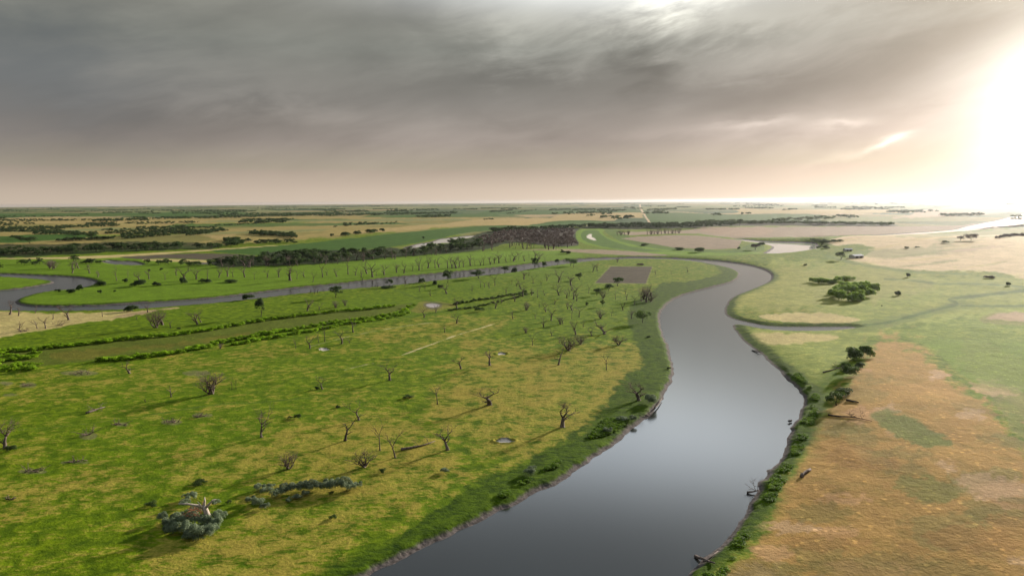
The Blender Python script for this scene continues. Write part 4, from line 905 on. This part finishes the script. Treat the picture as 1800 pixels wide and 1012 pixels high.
# ------------------------------------------------------------------ leafy trees and bushes standing alone
for a in [(590,523,22,22,'tree',1,M_dark,'leafy_tree','dark leafy leaning tree on the near shore at mid left','tree'),(459,556,36,18,'tree',2,M_dark,'leafy_tree','leafy tree on a tall bare stem left of the middle reach','tree'),(435,527,11,22,'bush',1,M_dark,'bush','dark round bush standing at the water left of the tall-stemmed tree','bush'),
  (842,489,15,24,'tree',3,M_dark,'leafy_tree','dark broad leafy tree over the middle reach, left of two','tree'),(887,480,13,17,'tree',4,M_dark,'leafy_tree','dark leafy tree over the middle reach, right of two','tree'),(787,497,24,17,'tree',5,M_dark,'leafy_tree','ragged leafy tree standing across the middle reach','tree'),(741,497,11,12,'bush',3,M_dark,'bush','dark bush at the near water edge left of the ragged tree','bush'),
  (765,501,10,10,'bush',4,M_dark,'bush','dark bush just right of the dark waterside bush','bush'),(775,508,9,11,'bush',2,M_mid,'bush','green bush below the waterside bushes','bush'),(685,504,15,12,'tree',6,M_dark,'leafy_tree','dark small tree where the ditch meets the river','tree'),(681,506,5,26,'bush',3,M_dark,'bush','flat dark bush where the ditch meets the river','bush'),
  (904,478,10,14,'bush',2,M_dark,'bush','dark bush at the water below the leafy riverside trees','bush'),(1003,467,12,22,'wide',1,M_dark,'leafy_tree','darkest round tree by the water at the head of the middle reach','tree'),(956,471,12,11,'tree',7,M_dark,'leafy_tree','small dark tree by the water, middle of three','tree'),(940,471,21,12,'tree',1,M_dark,'leafy_tree','taller dark ragged tree by the water, left of three','tree'),
  (980,466,12,9,'tree',2,M_dark,'leafy_tree','slim dark tree left of the darkest round tree','tree'),(1019,492,13,12,'tree',3,M_mid,'leafy_tree','half-leafy tree left of the ploughed plot','tree'),(1049,519,13,13,'tree',4,M_dark,'leafy_tree','dark conifer-like tree below and left of the ploughed plot','tree'),(1070,511,13,15,'tree',5,M_dark,'leafy_tree','round dark tree just below the ploughed plot','tree'),(1086,503,17,17,'tree',6,M_dark,'leafy_tree','round dark tree standing on the lower edge of the ploughed plot','tree'),
  (1032,537,7,7,'bush',1,M_dark,'bush','tiny dark bush in the green mid meadow','bush'),(1059,538,12,8,'tree',7,M_dark,'leafy_tree','small dark bushy tree right of the tiny dark bush','tree'),(1130,567,20,26,'wide',2,M_mid,'leafy_tree','spreading half-leafy tree by the left shore bend','tree'),(1125,466,4,14,'bush',2,M_twig and M_brownw,'bush','brown flat shrub on the top edge of the ploughed plot','bush'),(1140,593,4,8,'bush',3,M_dark,'bush','tiny dark bush beneath the spreading half-leafy tree','bush'),
  (1176,649,5,8,'bush',1,M_dark,'bush','dark tuft at the shore where the left bank juts out','bush'),
  (220,497,9,12,'bush',1,M_dark,'bush','dark small bush beyond the left loop beside a bare pale tree','bush'),(245,503,13,28,'bush',2,M_dark,'bush','wide dark bush beyond the left loop','bush'),(275,502,9,17,'bush',3,M_dark,'bush','dark bush right of the wide dark one beyond the left loop','bush'),(179,502,10,22,'bush',4,M_dark,'bush','dark bush at the tip of the left loop','bush'),(175,516,8,8,'bush',1,M_dark,'bush','small dark bush inside the left loop','bush'),(202,513,4,5,'bush',2,M_dark,'bush','tiny dark bush right inside the left loop','bush'),
  (140,510,13,12,'bush',3,M_dark,'bush','dark bush on the left loop shore with a bare stick','bush'),(125,515,9,14,'bush',4,M_dark,'bush','low dark bush left along the loop shore','bush'),(102,513,6,11,'bush',1,M_dark,'bush','leftmost low bush along the loop shore','bush'),(322,498,12,16,'bush',2,M_dark,'bush','dark bush beyond the reach left of centre','bush'),(362,497,10,22,'bush',3,M_dark,'bush','dark wide bush beyond the reach among bare trees','bush'),(407,496,6,32,'bush',4,M_mid,'bush','long flat bush beyond the reach','bush'),
  (232,547,12,24,'bush',2,M_dark,'bush','dark bush on the near shore beside the forked dead tree','bush'),(262,477,5,6,'bush',1,M_dark,'bush','small bush below the marsh pond','bush'),(284,475,5,6,'bush',2,M_dark,'bush','small bush right below the marsh pond','bush'),(75,497,4,6,'bush',1,M_dark,'bush',None,'bush'),
  (1500,633,25,36,'bush',3,M_mid,'leafy_tree','left of two dark trees joined at the head of the dry hill','tree'),(1522,627,22,32,'bush',4,M_mid,'leafy_tree','right of two dark trees joined at the head of the dry hill','tree'),(1494,661,20,28,'bush',2,M_mid,'leafy_tree','middle dark tree clump on the edge of the dry hill','tree'),(1487,650,14,18,'bush',1,M_dark,'bush','small dark bush behind the middle tree clump','bush'),(1512,646,11,18,'bush',2,M_dark,'bush','low bush at right of the middle tree clump','bush'),
  (1470,712,27,34,'belt',5,M_mid,'leafy_tree','lowest dark tree on the edge of the dry hill, beside logs','tree'),(1481,695,15,40,'bush',3,M_mid,'leafy_tree','flat tree crown just behind the lowest dark tree','tree'),(1478,456,15,18,'tree',2,M_mid,'leafy_tree','round tree left of the white-roofed farm sheds','tree'),
  (1578,519,9,13,'bush',1,M_mid,'bush','single green bush right of the big bright thicket','bush'),(1416,467,4,8,'bush',2,M_dark,'bush','small dark bush on the grass below the oxbow','bush'),(1596,487,8,9,'bush',3,M_mid,'bush','small grey-green bush far out on the right flat','bush'),(1594,433,4,8,'bush',4,M_dark,'bush','dark little bush on the pale dry hills','bush'),(1612,432,3,8,'bush',1,M_dark,'bush','flat bush right of the little one on the dry hills','bush'),
  (1738,489,6,19,'bush',2,M_brownw,'bush','brownish flat bush far right','bush'),(1772,502,7,11,'bush',3,M_mid,'bush','grey bush at far right below the brownish one','bush'),(1662,427,5,13,'bush',4,M_mid,'bush','low bush left of two pinkish trees on the dry hills','bush'),(1688,424,9,11,'tree',1,M_brownw,'leafy_tree','left of two pinkish-grey trees on the dry hills','tree'),(1707,423,11,19,'wide',1,M_brownw,'leafy_tree','right of two pinkish-grey trees on the dry hills','tree'),
  (1550,538,2,3,'bush',1,M_dark,'bush','tiny dark dot of a bush below the bright thicket','bush'),(1703,796,3,8,'bush',1,M_dark,'bush',None,'bush'),
  (300,418,8,14,'wide',3,M_dark,'leafy_tree',None,'tree'),(162,419,9,17,'wide',1,M_dark,'leafy_tree','round dark tree in the far left pasture, left of two','tree'),(194,418,7,11,'wide',2,M_dark,'leafy_tree','round dark tree in the far left pasture, right of two','tree'),(53,428,12,26,'wide',3,M_dark,'leafy_tree','big dark round tree on the green field far left','tree'),
  (1300,397,13,11,'tree',1,M_mid,'leafy_tree','tall round tree rising above the far tree line','tree'),(744,421,6,5,'tree',3,M_dark,'leafy_tree','lone dot-like tree on the big dark green field','tree'),(995,446,6,20,'bush',1,M_dark,'bush','dark flat bush on the strip above the river bend','bush'),(988,442,4,6,'bush',2,M_dark,'bush','tiny dark bush left on the strip above the river bend','bush'),
  (584,415,6,8,'bush',1,M_dark,'bush','small dark bush left of the three round ones on the gold pasture','bush'),(608,414,8,20,'bush',2,M_dark,'bush','leftmost of three round bushes on the gold pasture','bush'),(628,411,8,15,'bush',3,M_dark,'bush','second of the round bushes on the gold pasture','bush'),(653,409,8,21,'bush',4,M_dark,'bush','third wide round bush on the gold pasture','bush'),(673,407,7,12,'bush',1,M_dark,'bush','rightmost round bush on the gold pasture','bush'),(609,398,4,10,'bush',1,M_dark,'bush','flat bush higher up on the gold pasture','bush'),
  (1060,383,5,10,'bush',2,M_dark,'bush','dark clump alone in the far tan field','bush'),(1230,443,9,24,'bush',3,M_mid,'bush','green clump by the corner of the pale crop field','bush'),(1195,439,5,26,'bush',4,M_mid,'bush','long low bush along the pale crop field','bush'),(1133,432,5,18,'bush',1,M_mid,'bush','green bush on the green sweep below the pale crop field','bush'),(1299,438,5,6,'bush',2,M_dark,'bush','dark bush at the corner between crop field and oxbow','bush'),
  (1328,439,11,14,'tree',4,M_brownw,'leafy_tree','brown half-bare tree on the oxbow island','tree'),(1338,432,7,15,'bush',2,M_dark,'bush','dark bush on the oxbow island','bush')]:
    x, y, h, w_, kd, v, mt, nm, lb, ct = a
    if lb: leafy(x, y, h, w_, kd, v, mt, nm, lb, ct)
# bright thickets on the right flat
for pts, lb, gp, mt, hh_ in (([(1466,522,19,26),(1480,527,20,28),(1496,529,20,30),(1512,527,19,28),(1524,521,18,26),(1535,512,17,20),(1478,515,18,28),(1494,514,20,28),(1510,512,18,28),(1524,508,16,24),(1470,512,15,20),(1487,506,13,24),(1505,504,12,22)],
      'bright green rounded shrub in the big thicket on the right flat', 'shrubs of the big bright thicket', M_fresh, 1),
     ([(1430,496,10,17),(1440,498,12,20),(1452,498,11,20),(1464,498,10,20),(1472,495,12,16),(1484,493,9,20),(1495,492,8,18),(1478,500,8,14)], 'green shrub in the smaller thicket behind the big bright one', 'shrubs of the smaller green thicket', M_fresh, 1)):
    for i, (x, y, h, w_) in enumerate(pts): leafy(x, y, h * 1.02, w_ * 1.05, 'hedge' if i % 2 else 'bush', 1 + i % 4, mt, 'shrub', lb, 'shrub', gp)
for i, (x, y, h, w_) in enumerate([(1428,429,11,10),(1436,431,12,12),(1444,430,9,12),(1440,438,6,16),(1452,437,6,14),(1455,427,6,16),(1466,426,6,16),(1477,425,5,14),(1448,424,6,12)]):
    leafy(x, y, h, w_, 'tree' if h > 8 else 'bush', 1 + i % 4, M_mid, 'leafy_tree' if h > 8 else 'shrub', 'green tree at the right end of the oxbow lake' if h > 8 else 'low green shrub right of the oxbow lake', 'tree' if h > 8 else 'shrub', 'trees at the end of the oxbow' if h > 8 else 'shrubs at the end of the oxbow')
for i in range(9): leafy(1755 + i * 6, 420 - i * .5, 6 + (i % 3), 10, 'bush', 1 + i % 4, M_brownw, 'shrub', 'pinkish shrub in the hazy row at the far right edge', 'shrub', 'hazy shrub row at far right')

# ------------------------------------------------------------------ willow rows round the swale
def along(pts, step):
    P_ = spline(pts, False, 6); out = []; acc = 0
    for a, b in zip(P_, P_[1:]):
        L = math.hypot(*(b - a)); 
        while acc < L: out.append(a + (b - a) * acc / L); acc += step * random.uniform(.75, 1.25)
        acc -= L
    return out
wl = 0
def willow(line, step, h0, h1, w_, jy, lb, gp, mt=M_lime):
    global wl
    for i, p in enumerate(along(line, step)):
        f = (p[1] - 500) / 140; s_ = .55 + .75 * f
        leafy(p[0], p[1] + random.uniform(-jy, jy) * s_, random.uniform(h0, h1) * s_ * .72, w_ * random.uniform(.8, 1.35) * s_, 'hedge', 1 + i % 5, mt, 'willow_shrub', lb, 'shrub', gp); wl += 1
willow([(x, y + 2) for x, y in SW_U[1:-1]], 8.2, 8, 12, 14, .8, 'bright lime willow shrub in the upper row of the reed swale', 'upper willow row')
willow([(-5,647),(60,646)], 8, 7, 11, 15, 4, 'bright lime willow shrub at the left end of the swale', 'left willow tangle')
willow([(-5,632),(40,630),(70,626)], 7, 7, 11, 15, 3, 'bright lime willow shrub at the left end of the swale', 'left willow tangle')
willow([(175,634),(250,628),(325,618),(375,607),(450,591),(525,578),(600,566),(650,561),(700,551),(716,543),(735,534)], 8.4, 7, 12, 15, 1.2, 'bright lime willow shrub in the lower row of the reed swale', 'lower willow row')
willow([(410,606),(470,595),(540,583),(620,569),(700,556),(720,548)], 9, 6, 10, 15, 2, 'lime shrub in the second, front line of the lower row', 'front line of the lower willow row')
willow([(800,535),(830,530),(865,525),(900,519),(930,513)], 6.5, 7, 11, 13, 1.0, 'dark green low shrub in the thin hedge running to the right', 'thin hedge running right', M_mid)
willow([(790,546),(830,541),(880,530),(935,516)], 9, 5, 8, 12, 1.0, 'dark green low shrub in the thin hedge running to the right', 'thin hedge running right', M_mid)

# ------------------------------------------------------------------ woods: nearest trees one by one, the rest as masses
def scatter(poly, n, rd):
    P_ = np.array(poly); out = []
    x0, y0 = P_.min(0); x1, y1 = P_.max(0)
    while len(out) < n:
        x, y = rd.uniform(x0, x1), rd.uniform(y0, y1)
        if sdpoly(np.array([x]), np.array([y]), P_)[0] > 0: out.append((x, y))
    return out
rd = random.Random(4)
for i, (x, y) in enumerate(sorted(scatter([(378,461),(450,456),(482,446),(525,449),(580,445),(625,446),(687,440),(715,442),(760,436),(800,431),(832,424),(862,437),(825,442),(775,446),(687,453),(600,461),(525,466),(450,468),(390,470)], 128, rd), key=lambda p: p[1])):
    leafy(x, y, rd.uniform(9, 15), rd.uniform(12, 19), 'belt', 1 + i % 5, M_dark if i % 5 else M_mid, 'leafy_tree', 'dark broadleaf tree in the wood belt beyond the bright meadow', 'tree', 'wood belt beyond the bright meadow')
for i, (x, y) in enumerate(scatter([(380,466),(520,463),(600,460),(690,451),(840,441),(860,436),(870,440),(780,448),(600,464),(450,471),(400,474)], 44, rd)):
    dead(x, y, rd.uniform(13, 20), ['pole', 'twiggy', 'fork'][i % 3], 1 + i % 6, 'bare grey tree standing in front of the dark wood belt', 'bare trees along the wood belt', parts=False, wide=.8)
for i, (x, y) in enumerate(sorted(scatter([(-25,440),(60,438),(130,436),(220,434),(300,434),(380,434),(386,437),(330,439),(220,442),(120,447),(-25,451)], 74, rd), key=lambda p: p[1])):
    leafy(x, y, rd.uniform(8, 12), rd.uniform(13, 21), 'belt', 1 + i % 5, M_dark, 'leafy_tree', 'dark round tree in the long belt across the far left', 'tree', 'long dark belt far left')
for i, (x, y) in enumerate(scatter([(395,434),(430,433),(430,428),(395,427)], 6, rd)): leafy(x, y, rd.uniform(7, 10), rd.uniform(14, 20), 'belt', 1 + i % 5, M_dark, 'leafy_tree', 'dark round tree in the short clump right of the long belt', 'tree', 'short clump right of the long belt')
for i, (x, y) in enumerate(scatter([(120,457),(140,453),(175,455),(178,463),(125,464)], 9, rd) + scatter([(30,459),(72,458),(74,467),(34,468)], 7, rd) + scatter([(-20,462),(12,461),(12,470),(-20,471)], 3, rd) + scatter([(255,459),(282,459),(345,462),(385,460),(385,470),(300,466),(258,467)], 18, rd)):
    leafy(x, y + 2, rd.uniform(6, 10), rd.uniform(9, 15), 'belt', 1 + i % 5, M_dark if i % 3 else M_mid, 'leafy_tree', 'dark low tree in the scrub round the marsh pond', 'tree', 'scrub trees round the marsh pond')
stand([(x, y, rd.uniform(9, 14)) for x, y in scatter([(60,470),(110,466),(180,466),(110,476)], 7, rd)], 'bare grey tree in the scrub left of the marsh pond', 'bare trees left of the marsh pond', ['twiggy', 'fan'])

def mass(name, spots, mt, proto_n=1, h=(6, 9), w_=(7, 12), leaf=.11, nl=90, lobes=4, label=None, seedv=1):
    """one merged mass of small crowns standing on the ground at spots (world x, y)"""
    rg = np.random.default_rng(seedv); protos = []
    for k in range(5):
        lb = [(rg.uniform(-.3, .3), rg.uniform(-.3, .3), rg.uniform(.35, .7), rg.uniform(.24, .34)) for _ in range(lobes)]
        protos.append(leaves(lb, nl, leaf, rg)[0])
    VV = []
    for i, (x, y) in enumerate(spots):
        q4 = protos[i % 5]; a = rg.uniform(0, 6.28); c_, s_ = math.cos(a), math.sin(a); W_ = rg.uniform(*w_); H_ = rg.uniform(*h)
        vx = (q4[:, 0] * c_ - q4[:, 1] * s_) * W_ + x; vy = (q4[:, 0] * s_ + q4[:, 1] * c_) * W_ + y
        VV.append(np.stack([vx, vy, q4[:, 2] * H_ + land(x, y) - .05 * H_], 1))
    VV = np.concatenate(VV); o_ = link(name, mesh(name, VV, np.arange(len(VV)).reshape(-1, 4), mt)); return tag(o_, label, None, None, 'stuff')
def wpts(poly, n, rd): return [tuple(spot(x, y))[:2] for x, y in scatter(poly, n, rd)]
def band(x0, y0, x1, y1, th, n, rd):
    o_ = []
    for _ in range(n):
        t_ = rd.random(); x = x0 + (x1 - x0) * t_; g = G(x, y0 + (y1 - y0) * t_ + rd.uniform(-th, th)); o_.append((g.x, g.y))
    return o_
mass('dead_wood', wpts([(835,423),(880,408),(960,404),(1012,404),(1006,417),(1014,431),(975,432),(900,424),(865,434)], 620, rd), M_brownw, h=(5, 9), w_=(5, 9), label='brown leafless wood', seedv=3)
stand([(x, y, rd.uniform(10, 15)) for x, y in scatter([(905,430),(975,433),(1014,430),(1012,440),(960,441),(905,437),(862,441)], 34, rd)], 'bare grey tree fringing the brown leafless wood', 'fringe of the brown leafless wood', ['twiggy', 'pole'])
mass('far_wood', wpts([(850,409),(880,405),(960,402),(1030,398),(1125,395),(1200,395),(1225,394),(1290,393),(1290,397),(1225,401),(1150,402),(1030,401),(960,405),(870,409)], 520, rd), M_dark, h=(8, 12), w_=(9, 15), seedv=4)
mass('far_tree_line', band(1290,394,1570,396.3,.9,260,rd) + band(1340,390,1450,384,1.5,70,rd) + band(1450,386,1470,384,1,12,rd) + band(1225,392,1290,391,1,40,rd), M_mid, h=(8, 12), w_=(10, 17), seedv=5)
# scrub on the rolling ground far left
sc_ = []
for (x0, y0, x1, y1, th, n) in [(-20,396,60,392,3,80),(-20,404,110,404,5,240),(60,410,140,412,4,110),(110,400,210,396,2,90),(150,396,205,394,2.5,70),(130,415,170,412,3,40),(180,408,340,405,4,130),(215,417,330,407,2.5,90),(300,413,400,407,3,90),(100,427,200,424,.6,70),(210,424,300,419,1,40),
    (-20,388,110,387,1.6,110),(90,388,330,384,1.5,130),(-20,381,140,381,1,60),(220,394,350,392,1,70),(330,420,370,412,4,50),(440,416,520,420,2.5,120),(395,428,420,427,2,30),(450,430,520,428,1.5,25),(300,410,345,413,2,50),(600,397,700,394,3,30),(380,398,470,392,1,30),(590,404,680,396,2,18),(850,387,870,386,.5,10),(1000,373,1075,371,1,60),(890,376,945,369,.6,50),
    (400,433,440,428,2,20),(345,414,385,408,2,60),(240,402,330,399,1.6,50),(20,421,50,424,2,10),(300,404,380,402,1.2,40)]:
    sc_ += band(x0, y0, x1, y1, th, n, rd)
mass('far_scrub', sc_, M_dark, h=(5, 8), w_=(7, 13), nl=70, leaf=.13, seedv=6)
# farmland tree lines towards the horizon
fl = []
for _ in range(150):
    x = rd.uniform(-60, 1860); y = 359 + 30 * rd.random() ** 1.9 - (x - 900) * .0075; L = rd.uniform(8, 75) * (1.2 if x < 1000 else .8)
    dens = L * rd.uniform(.25, .8) * (1 + (375 - y) / 20 if y < 375 else .6)
    if 440 < x < 1000 and y > 378: continue
    fl += band(x, y, x + L, y - L * .006, .25, int(max(3, dens)), rd)
for (x0, y0, x1, y1, th, n) in [(410,372.5,450,371.5,.5,40),(385,382,560,379,1,150),(560,380,800,375,1,230),(450,379,600,376,1.5,120),(450,369,600,368,.7,90),(680,371,770,369,.8,60),(735,382,790,381,.8,50),(285,385,450,382,1,120),(0,363,240,362,1,80),(180,375,232,374.5,.4,30),(1008,370,1072,368.5,.6,60),(862,373,900,371,.5,40),
    (1140,370,1190,368,1,60),(1150,374,1165,373,.6,14),(1560,373,1620,372,1,45),(1500,366,1590,365.5,.6,60),(1290,363,1380,362,.6,50),(1650,380,1740,378,.8,40),(1377,370,1400,369,.5,12)]:
    fl += band(x0, y0, x1, y1, th, n, rd)
mass('distant_tree_lines', fl, M_dark, h=(9, 14), w_=(13, 26), nl=36, leaf=.18, lobes=3, seedv=7)

mass('hazy_scrub', band(1705,402.5,1800,397,.5,60,rd), M_brownw, h=(2, 3.5), w_=(8, 14), seedv=12)
# ------------------------------------------------------------------ bank growth
rg = np.random.default_rng(5)
def ground_scatter(n, poly_px, cond=None):
    P_ = np.array([tuple(G(x, y))[:2] for x, y in poly_px]); out = []
    x0, y0 = P_.min(0); x1, y1 = P_.max(0)
    while len(out) < n:
        xs = rg.uniform(x0, x1, 20000); ys = rg.uniform(y0, y1, 20000); ok = sdpoly(xs, ys, P_) > 0
        sd = -sdpoly(xs, ys, river_w); ok &= sd > 3.0
        if cond: ok &= cond(xs, ys, sd)
        out += list(zip(xs[ok], ys[ok]))
        if not ok.any(): break
    return out[:n]
LB = [(640,1060),(760,1010),(900,930),(1000,870),(1090,790),(1160,730),(1190,660),(1185,600),(1165,560),(1200,525),(1310,490),(1290,470),(1200,480),(1140,520),(1120,580),(1130,640),(1100,700),(1020,790),(900,860),(780,930),(620,1010)]
prob = lambda lo, hi: (lambda xs, ys, sd: (sd < hi) & (fbm(xs / 7, ys / 7, 3, 8) * .9 + .25 * np.exp(-((sd - lo) / 4) ** 2) > .60) & (np.hypot(xs, ys) < 215))
mass('bank_growth', ground_scatter(900, LB, prob(8, 26)), M_bankl, h=(.35, .9), w_=(1.0, 2.4), nl=44, leaf=.14, lobes=3, seedv=8)
RB = [(1207,1012),(1262,960),(1325,872),(1346,835),(1388,765),(1412,700),(1375,657),(1313,603),(1289,571),(1340,600),(1400,650),(1440,700),(1425,760),(1390,830),(1350,890),(1290,980),(1260,1030),(1200,1030)]
mass('bank_growth', ground_scatter(600, RB, lambda xs, ys, sd: (sd < 13) & (fbm(xs / 5, ys / 5, 3, 8) > .5) & (np.hypot(xs, ys) < 300)), M_bankl, h=(.3, .8), w_=(1.0, 2.2), nl=44, leaf=.14, lobes=3, seedv=9)
def tufts(name, pts, mt, h, w_, seedv, blades=7):
    rg = np.random.default_rng(seedv); P_ = np.array(pts); n = len(P_)
    z = np.array([land(x, y) for x, y in pts])
    c = np.repeat(np.stack([P_[:, 0], P_[:, 1], z], 1), blades, 0); m_ = len(c)
    a = rg.uniform(0, 6.28, m_); H_ = rg.uniform(*h, m_); W_ = rg.uniform(*w_, m_); t_ = rg.uniform(0, 6.28, m_)
    off = np.stack([np.cos(a), np.sin(a), 0 * a], 1) * (W_ * rg.uniform(.1, 1, m_))[:, None]
    side = np.stack([np.cos(t_), np.sin(t_), 0 * a], 1) * (W_ * .45)[:, None]
    b = c + off * .6; top = c + off * 1.5 + np.stack([0 * a, 0 * a, H_], 1)
    VV = np.stack([b - side, b + side, top], 1).reshape(-1, 3)
    return tag(link(name, mesh(name, VV, np.arange(len(VV)).reshape(-1, 3), mt)), None, None, None, 'stuff')
MD = [(-40,1030),(-40,640),(300,600),(700,560),(1000,540),(1130,560),(1180,650),(1160,710),(1080,790),(900,900),(700,1000),(640,1040)]

# ------------------------------------------------------------------ farm sheds
def paintmat(name, c, r=.6):
    mt, t, o = newmat(name); tc = t.n('ShaderNodeTexCoord'); n = t.noise(S(t.nt, tc.outputs['Object']), .8, 4, .6)
    principled(t, o, t.mix(n.step(.3, .75), c, tuple(x * .72 for x in c)), r); return mt
M_roof = paintmat('pale_roof', (.80,.80,.82), .4); M_wall = paintmat('shed_wall', (.50,.48,.46)); M_open = paintmat('shed_door', (.07,.06,.055))
def shed(x, y, w_, d_, h_, rz, label):
    s = spot(x, y); r = link('farm_shed', None, None, s, rz); rh = h_ * 1.45
    v = [(-w_/2,-d_/2,-.5),(w_/2,-d_/2,-.5),(w_/2,d_/2,-.5),(-w_/2,d_/2,-.5),(-w_/2,-d_/2,h_),(w_/2,-d_/2,h_),(w_/2,d_/2,h_),(-w_/2,d_/2,h_),(-w_/2,0,rh),(w_/2,0,rh)]
    link('wall', mesh('wall', v, [(0,1,5,4),(1,2,6,9,5),(2,3,7,6),(3,0,4,8,7)], M_wall), r)
    e = .4; t_ = .15; k = (rh - h_) / (d_ / 2)
    rv = []
    for sx in (-1, 1):
        X_ = sx * (w_ / 2 + e)
        rv += [(X_, -d_/2 - e, h_ - k * e + .02), (X_, 0, rh + .02), (X_, d_/2 + e, h_ - k * e + .02), (X_, d_/2 + e, h_ - k * e + .02 + t_), (X_, 0, rh + .02 + t_), (X_, -d_/2 - e, h_ - k * e + .02 + t_)]
    link('roof', mesh('roof', rv, [(0,1,4,5),(1,2,3,4),(11,10,7,6),(10,9,8,7),(5,4,10,11),(4,3,9,10),(1,0,6,7),(2,1,7,8),(0,5,11,6),(3,2,8,9)], M_roof), r)
    for sx in (-.22, .22):
        dw = w_ * .14; yy = -d_ / 2 - .04; x_ = sx * w_
        link('door', mesh('door', [(x_-dw,yy,0),(x_+dw,yy,0),(x_+dw,yy,h_*.8),(x_-dw,yy,h_*.8),(x_-dw,yy+.03,0),(x_+dw,yy+.03,0),(x_+dw,yy+.03,h_*.8),(x_-dw,yy+.03,h_*.8)], [(0,1,2,3),(1,5,6,2),(4,0,3,7),(3,2,6,7)], M_open), r)
    tag(r, label, 'shed', 'white-roofed farm sheds')
shed(1505, 453, 12, 9, 2.6, .25, 'larger white-roofed farm shed right of the round tree')
shed(1490, 441, 9, 6, 2.2, .1, 'smaller white-roofed farm shed behind, on the slope')
print('willows', wl, 'objects', len(bpy.data.objects))
